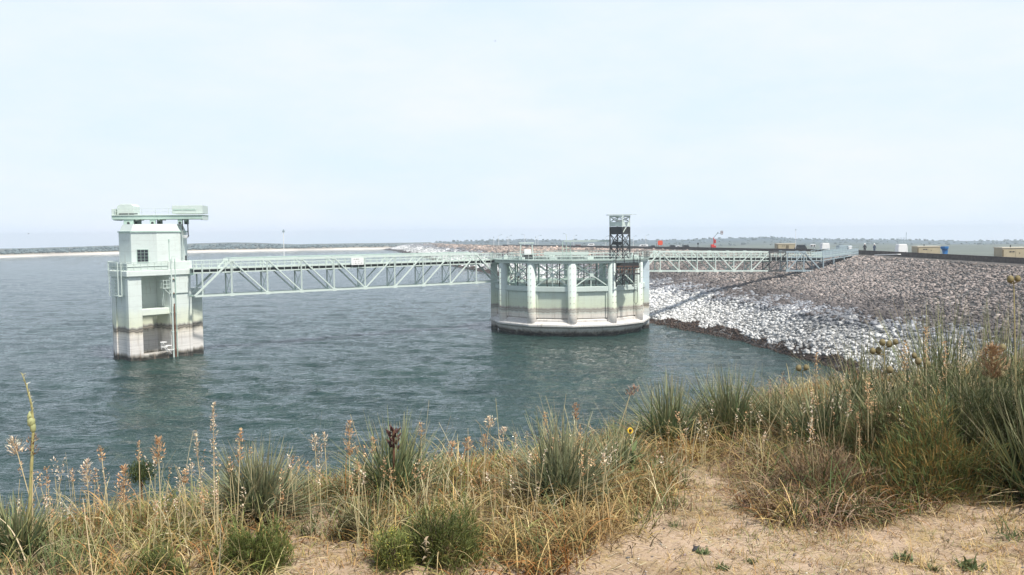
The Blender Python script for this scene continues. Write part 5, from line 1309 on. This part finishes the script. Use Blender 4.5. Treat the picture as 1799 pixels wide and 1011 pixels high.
shrub(1705, 850, 210, 215, 'tall dark green bush in the right bank between the orange plume and the feathery bush', [(.09, .12, .05), (.14, .16, .07), (.20, .20, .09)], 7500, seed=12)
# dark juniper-like bush over the brink at left
qd = ray(248, 832); t_ = 8.2; qj = CAM + qd * (t_ / qd.y); zg = float(G(qj.x, qj.y)); 
jr = empty('brink_bush', (qj.x, qj.y, zg), 0, 'small dark green bush top rising over the brink at left in front of the water', 'bush')
mb = MB(); mb.tube((qj.x, qj.y, zg - .1), (qj.x, qj.y, qj.z - .05), .015, 6, .008); mb.build('stem', M['rust'], jr)
n = 1500; d = vr.normal(0, 1, (n, 3)); d /= np.linalg.norm(d, axis=1)[:, None]; p_ = np.array(qj) + d * (vr.random((n, 1)) ** .4) * np.array([.13, .12, .11]) * (.8 + .5 * vr.random((n, 1)))
v = Veg().add(blades(p_, vr.uniform(0, 6.28, n), vr.uniform(R(10), R(85), n), vr.uniform(.02, .05, n), vr.uniform(.004, .009, n), vr.uniform(0, .5, n), pal(n, [(.06, .09, .03), (.10, .13, .04)], vr), 2, vr)); tag(v.build('foliage', jr), kind='stuff')

# --- plume-headed grass stems
def plume_geo(px, top, bot, base_py, wpx, rg, cols, Y=None, n=46, bend=.0):
    """returns stem polyline points and spikelet veg; the stem grows from the ground"""
    g0 = ground_px(px + bend * 60, base_py); Yp = g0.y
    zt = P(px, top, Yp); zb = P(px + bend * 12, bot, Yp); k = Yp / F
    pts = [g0, g0 * .45 + zb * .55 + Vector((bend * .01, 0, 0)), zb, zt]
    t = rg.random(n); c = np.array(zb)[None] * (1 - t[:, None]) + np.array(zt)[None] * t[:, None]
    wv = wpx * k * (.30 + .7 * np.sin(np.pi * np.clip(t * .85 + .12, 0, 1))) * .5
    a = rg.uniform(0, 6.28, n); c = c + np.stack([np.cos(a), np.sin(a), np.zeros(n)], 1) * (wv * rg.random(n))[:, None]
    col = pal(n, cols, rg, var=.25)
    return pts, blades(c, a + rg.normal(0, .4, n), rg.uniform(R(20), R(75), n), rg.uniform(.010, .022, n) * wpx / 16 * (.8 + .0 * n), rg.uniform(.005, .009, n), rg.uniform(0, 1.4, n), col, 2, rg, tipcol=col * 1.2)
PC = [(.78, .50, .26), (.68, .40, .20), (.88, .66, .40), (.56, .32, .18)]
PP = [(.85, .70, .50), (.95, .84, .66), (.7, .5, .34)]
def plume_thing(px, top, bot, base, w, label, cols=PC, n=46, bend=0, seed=0):
    rg = np.random.default_rng(seed); pts, geo = plume_geo(px, top, bot, base, w, rg, cols, n=n, bend=bend)
    root = empty('plumed_grass_stem', pts[0], 0, label, 'grass stem')
    mb = MB(); mb.path(pts[:3], .0024, 5); mb.tube(pts[2], pts[3], .0018, 5, .0008); mb.build('stem', mat('straw', (.55, .45, .26), .7), root)
    tag(Veg().add(geo).build('plume', root), kind='stuff')
named = [(218, 820, 882, 985, 22, 'grass stem with a fat golden plume at left, beside the dark bush top', PC, 80, 0), (375, 708, 820, 960, 14, 'tallest pale grass spike left of the large pale yucca', PP, 90, .05), (422, 755, 815, 950, 15, 'rusty narrow plume rising from the large pale yucca', PC, 50, -.1),
         (278, 768, 815, 960, 22, 'broad rust plume right above the dark bush top', PC, 70, .1), (152, 810, 848, 965, 24, 'loose tan plume left of the golden one', PP, 50, .15), (176, 783, 812, 940, 14, 'small tan plume above and right of the loose tan plume', PC, 34, .3), (244, 775, 812, 940, 12, 'small thin rust plume just left of the broad rust one', PC, 30, .05),
         (614, 740, 802, 900, 20, 'dense upright golden plume left of the big spreading yucca', PC, 90, 0), (553, 764, 792, 890, 18, 'left one of two small tan plumes left of the dense golden plume', PP, 40, .1), (570, 762, 788, 890, 14, 'right one of two small tan plumes left of the dense golden plume', PP, 30, .1), (740, 744, 772, 870, 14, 'tan plume over the right part of the big spreading yucca', PC, 34, 0),
         (795, 776, 806, 900, 20, 'leaning rust plume right of the big spreading yucca', PC, 44, -.3), (822, 770, 792, 890, 20, 'second rust plume right of the big spreading yucca', PC, 36, 0), (851, 764, 786, 890, 16, 'third rust plume right of the big spreading yucca', PC, 34, 0), (862, 733, 752, 890, 22, 'pale arching plume highest above the water right of centre', PP, 40, -.3), (886, 752, 778, 890, 18, 'pale drooping plume below the highest arching one', PP, 36, -.2), (905, 760, 800, 890, 14, 'thin pale plume just left of the tall grey-green yucca', PP, 34, 0), (926, 758, 778, 880, 8, 'tiny pale spike beside the tall grey-green yucca', PP, 18, 0),
         (958, 724, 768, 860, 14, 'tan spike at the left top of the tall grey-green yucca', PC, 46, -.1), (1012, 709, 738, 860, 16, 'orange-brown plume on top of the tall grey-green yucca', [(.5, .27, .14)], 50, 0), (1116, 680, 696, 830, 26, 'loose rust plume floating over the water above the sunflower', [(.42, .27, .2)], 36, -.8), (655, 768, 800, 880, 14, 'tan plume inside the left part of the big spreading yucca', PC, 34, 0),
         (344, 756, 806, 950, 12, 'thin pale spike just left of the tallest pale spike', PP, 40, .3), (325, 826, 850, 960, 16, 'short golden plume left of the large pale yucca', PC, 34, 0), (22, 772, 800, 960, 34, 'pale feathery plume at the left edge beside the tall yellow stalk', PP, 50, .8),
         (1375, 655, 700, 800, 16, 'rust plume standing before the blue water left of the two-pod stalk', [(.42, .27, .2)], 44, 0), (1352, 668, 700, 800, 12, 'small rust plume farther left before the water beside the right bank', [(.42, .27, .2)], 28, 0), (1435, 620, 680, 800, 14, 'tan plume right of the two-pod stalk in front of the white rocks', PC, 44, 0), (1525, 655, 720, 840, 16, 'golden plume under the six-pod stalk', PC, 60, 0), (1590, 600, 650, 820, 16, 'tan plume between the six-pod and the five-pod stalks', PC, 50, 0), (1627, 575, 640, 830, 14, 'tall rust plume in front of the tall green yucca', PC, 60, 0), (1660, 600, 665, 830, 15, 'golden spike leaning in front of the tall green yucca', PC, 60, .2), (1690, 590, 660, 840, 14, 'pale spike between the two very tall yuccas', PP, 50, -.2), (1745, 610, 665, 850, 50, 'large orange feathery plume under the tallest pod stalk', [(.42, .27, .15), (.34, .21, .12), (.5, .36, .2)], 260, 0), (1510, 745, 795, 870, 10, 'short orange spike low on the right bank', PC, 36, 0)]
for i, (px, t0, t1, bs, w_, lab, cols_, n_, bd_) in enumerate(named): plume_thing(px, t0, t1, bs, w_, lab, cols_, int(n_ * 2.2), bd_, 300 + i)
# unnamed lesser plumes, a mass nobody would count
vg = Veg(); mb = MB(); rg = np.random.default_rng(77)
for _ in range(210):
    px = rg.choice([rg.uniform(-20, 480), rg.uniform(480, 1080), rg.uniform(1080, 1420), rg.uniform(1420, 1799)], p=[.24, .2, .12, .44])
    hi = np.interp(px, [0, 300, 600, 900, 1100, 1300, 1500, 1799], [800, 790, 770, 760, 730, 690, 640, 620]); t0 = hi + rg.uniform(0, 90)
    pts, geo = plume_geo(px, t0, t0 + rg.uniform(18, 42), min(t0 + rg.uniform(110, 150), 990), rg.uniform(7, 15), rg, PC if rg.random() < .6 else PP, n=30, bend=rg.normal(0, .25))
    vg.add(geo); mb.path(pts[:3], .0016, 4)
tag(vg.build('small_plumes'), 'many small tan seed plumes above the bank grass', 'plumes', kind='stuff')
tag(mb.build('plume_stems', mat('straw', (.5, .42, .24), .7)), 'thin straw stems under the small seed plumes', 'stems', kind='stuff')

# --- yucca flower stalks with pods
pod_m = mat('pod_skin', (.19, .155, .075), .7, noise=(60, .3)); stalk_m = mat('stalk_skin', (.30, .26, .13), .7, noise=(30, .2))
def pod_stalk(px, base, top, pods, label, Y=None):
    g0 = ground_px(px, base); Y = g0.y; k = Y / F; root = empty('pod_stalk', g0, 0, label, 'seed stalk'); tp = P(px, top, Y)
    mb = MB(); md = (g0 + tp) / 2 + Vector((.012, 0, 0)); mb.tube(g0, md, .0075, 7, .006); mb.tube(md, tp, .006, 7, .0035); mb.build('stalk', stalk_m, root)
    for (x, y, s_) in pods:
        c_ = P(x, y, Y + vr.uniform(-.03, .03)); r_ = s_ * k * .42; mb = MB()
        mb.lathe((c_.x, c_.y, c_.z), [(r_ * .3, -r_ * 1.0), (r_ * .8, -r_ * .75), (r_ * 1.02, -r_ * .2), (r_ * .98, r_ * .35), (r_ * .65, r_ * .85), (r_ * .2, r_ * 1.1)], 10)
        for vi in range(len(mb.v)):
            x_, y_, z_ = mb.v[vi]; a_ = math.atan2(y_ - c_.y, x_ - c_.x); f_ = 1 - .10 * abs(math.sin(a_ * 1.5 + .4)); mb.v[vi] = (c_.x + (x_ - c_.x) * f_, c_.y + (y_ - c_.y) * f_, z_)
        mb.tube(c_ - Vector((0, 0, r_ * .9)), Vector((tp.x + (g0.x - tp.x) * min(1, max(0, (tp.z - c_.z + .03) / (tp.z - g0.z))), Y, min(c_.z - .03, tp.z))), .003, 5)
        mb.build('seed_pod', pod_m, root, smooth=True)
pod_stalk(1410, 800, 650, [(1403, 647, 13), (1416, 646, 12)], 'stalk with two round seed pods in front of the shoreline')
pod_stalk(1553, 810, 605, [(1550, 602, 14), (1562, 605, 14), (1573, 601, 12), (1533, 617, 13), (1543, 616, 14), (1563, 650, 15)], 'stalk with six clustered seed pods before the white rocks')
pod_stalk(1612, 820, 632, [(1613, 635, 15), (1629, 640, 15), (1606, 625, 12), (1611, 672, 15), (1603, 715, 17)], 'stalk with five spaced seed pods in the middle of the right bank')
pod_stalk(1752, 840, 612, [(1761, 611, 15), (1729, 675, 15), (1743, 674, 14), (1759, 659, 18)], 'stalk with four seed pods beside the orange plume')
pod_stalk(1781, 860, 495, [(1775, 491, 15), (1788, 490, 13)], 'tallest stalk with two seed pods at its tip against the rocky slope')
# bracts on the tallest stalk and the tall yellow stalk at left
g0 = ground_px(52, 985); Y = g0.y; k = Y / F
ys_root = empty('flower_stalk', g0, 0, 'tall yellow-green yucca flower stalk curving up at the far left', 'flower stalk')
pp = [g0] + [P(x, y, Y) for x, y in ((52, 900), (54, 850), (57, 790), (59, 745), (55, 710), (47, 680), (38, 655))]
mb = MB(); rad_ = [.009, .0085, .008, .0072, .006, .0045, .003, .0015]
for i in range(len(pp) - 1): mb.tube(pp[i], pp[i + 1], rad_[i], 8, rad_[i + 1])
mb.build('stalk', mat('yellow_stalk', (.36, .33, .14), .6, noise=(40, .2)), ys_root)
vb = Veg(); n = 90; t = vr.random(n) ** .8; L_ = np.array([list(x) for x in pp]); ti = t * (len(pp) - 1.001); i0 = ti.astype(int); fr_ = (ti - i0)[:, None]; c = L_[i0] * (1 - fr_) + L_[i0 + 1] * fr_
vb.add(blades(c, vr.uniform(0, 6.28, n), vr.uniform(R(10), R(70), n), vr.uniform(.012, .03, n), vr.uniform(.004, .008, n), vr.uniform(-.5, 1, n), pal(n, [(.66, .62, .38), (.55, .50, .25), (.7, .68, .55)], vr), 2, vr)); tag(vb.build('bracts', ys_root), kind='stuff')
mb = MB()
for (x, y, s_) in ((55, 742, 16), (53, 735, 12), (58, 752, 12)): c_ = P(x, y, Y); mb.lathe(tuple(c_), [(.002, -.03), (s_ * k * .4, -.012), (s_ * k * .42, .012), (.003, .035)], 8)
mb.build('bud', mat('bud', (.34, .36, .17), .6), ys_root, smooth=True)
plume_thing(57, 765, 800, 985, 24, 'rust plume wrapped round the tall yellow stalk at left', [(.45, .28, .18)], 70, 0, 555)
# sunflower
g0 = ground_px(1108, 850); Y = g0.y; k = Y / F; c_ = P(1107, 757, Y)
sf = empty('sunflower', g0, 0, 'little yellow sunflower with a brown centre near the sandy gap', 'sunflower')
mb = MB(); mb.path([g0, P(1112, 800, Y), c_], .004, 6); mb.build('stem', mat('green_stem', (.2, .26, .1), .7), sf)
fd = Vector((.35, -.9, .25)).normalized(); tx = fd.cross(Vector((0, 0, 1))).normalized(); ty = tx.cross(fd)
for j in range(14):
    a_ = j * 2 * math.pi / 14; dr_ = tx * math.cos(a_) + ty * math.sin(a_); sd_ = fd.cross(dr_); r1 = 6 * k
    mb = MB(); mb.add([c_ + dr_ * r1 * .35 - sd_ * r1 * .12, c_ + dr_ * r1 * .7 - sd_ * r1 * .2 + fd * .004, c_ + dr_ * r1 * 1.05, c_ + dr_ * r1 * .7 + sd_ * r1 * .2 + fd * .004, c_ + dr_ * r1 * .35 + sd_ * r1 * .12], [(0, 1, 2, 3, 4)]); mb.build('petal', M.setdefault('petal', mat('petal', (.75, .48, .03), .6)), sf)
mb = MB(); mb.tube(c_ - fd * .004, c_ + fd * .012, 3 * k, 12, 2.2 * k); mb.build('disc', mat('disc', (.06, .035, .02), .9), sf)
lv_ = Veg(); n = 26; r_ = np.array([list(g0 * (1 - t) + P(1112, 800, Y) * t) for t in vr.uniform(.2, 1.3, n)])
lv_.add(blades(r_, vr.uniform(0, 6.28, n), vr.uniform(R(0), R(50), n), vr.uniform(.05, .1, n), vr.uniform(.015, .03, n), vr.uniform(.2, 1, n), pal(n, [(.2, .26, .11)], vr), 3, vr)); tag(lv_.build('leaves', sf), kind='stuff')
# bleached dead twig tangle
g0 = ground_px(1237, 768); n = 60
v = Veg().add(blades(np.tile(np.array(g0), (n, 1)) + vr.normal(0, .03, (n, 3)) + np.array([0, -.08, .03]), vr.uniform(0, 6.28, n), vr.uniform(R(10), R(80), n), vr.uniform(.10, .19, n), vr.uniform(.003, .005, n), vr.uniform(.8, 2.6, n), pal(n, [(.66, .58, .48)], vr), 6, vr)); tag(v.build('twig_tangle'), 'bleached tangle of dead twigs in front of the pair of dark yuccas', 'twigs')
# dried curled leaf sprig by the large shrub
g0 = ground_px(748, 1000); n = 20; r_ = np.tile(np.array(g0), (n, 1)); r_[:, 2] += vr.uniform(.02, .14, n)
v = Veg().add(blades(r_, vr.uniform(0, 6.28, n), vr.uniform(R(-30), R(60), n), vr.uniform(.02, .04, n), vr.uniform(.008, .014, n), vr.uniform(.5, 2, n), pal(n, [(.5, .4, .26)], vr), 3, vr)); tag(v.build('withered_sprig'), 'pale withered sprig hanging before the large rounded shrub', 'sprig')
# dark stone on the path
q = ground_px(1222, 968); v_, f_ = blobs(np.zeros((1, 3)), np.array([.05]), vr); o = np_mesh('dark_stone', v_, f_, M['rock'], cols=np.tile(np.array([.05, .05, .055]), (12, 1))); o.location = q + Vector((0, 0, .01)); tag(o, 'small black stone lying at the foot of the sandy path', 'stone')


# ------------------------------------------------------------------ haze
mb = MB(); hz0, hz1 = -17.3, 19.5
mb.box((100, 150, (hz0 + hz1) / 2), (3500, 2900, hz1 - hz0))
hz_m = bpy.data.materials.new('haze'); hz_m.use_nodes = True; nt = hz_m.node_tree; nt.nodes.clear()
o_ = N(nt, 'ShaderNodeOutputMaterial'); pv = N(nt, 'ShaderNodeVolumePrincipled'); pv.inputs['Color'].default_value = (.84, .93, 1, 1); pv.inputs['Density'].default_value = .00042; pv.inputs['Anisotropy'].default_value = .2
L(nt, pv.outputs[0], o_.inputs['Volume'])
tag(mb.build('haze', hz_m), kind='stuff')
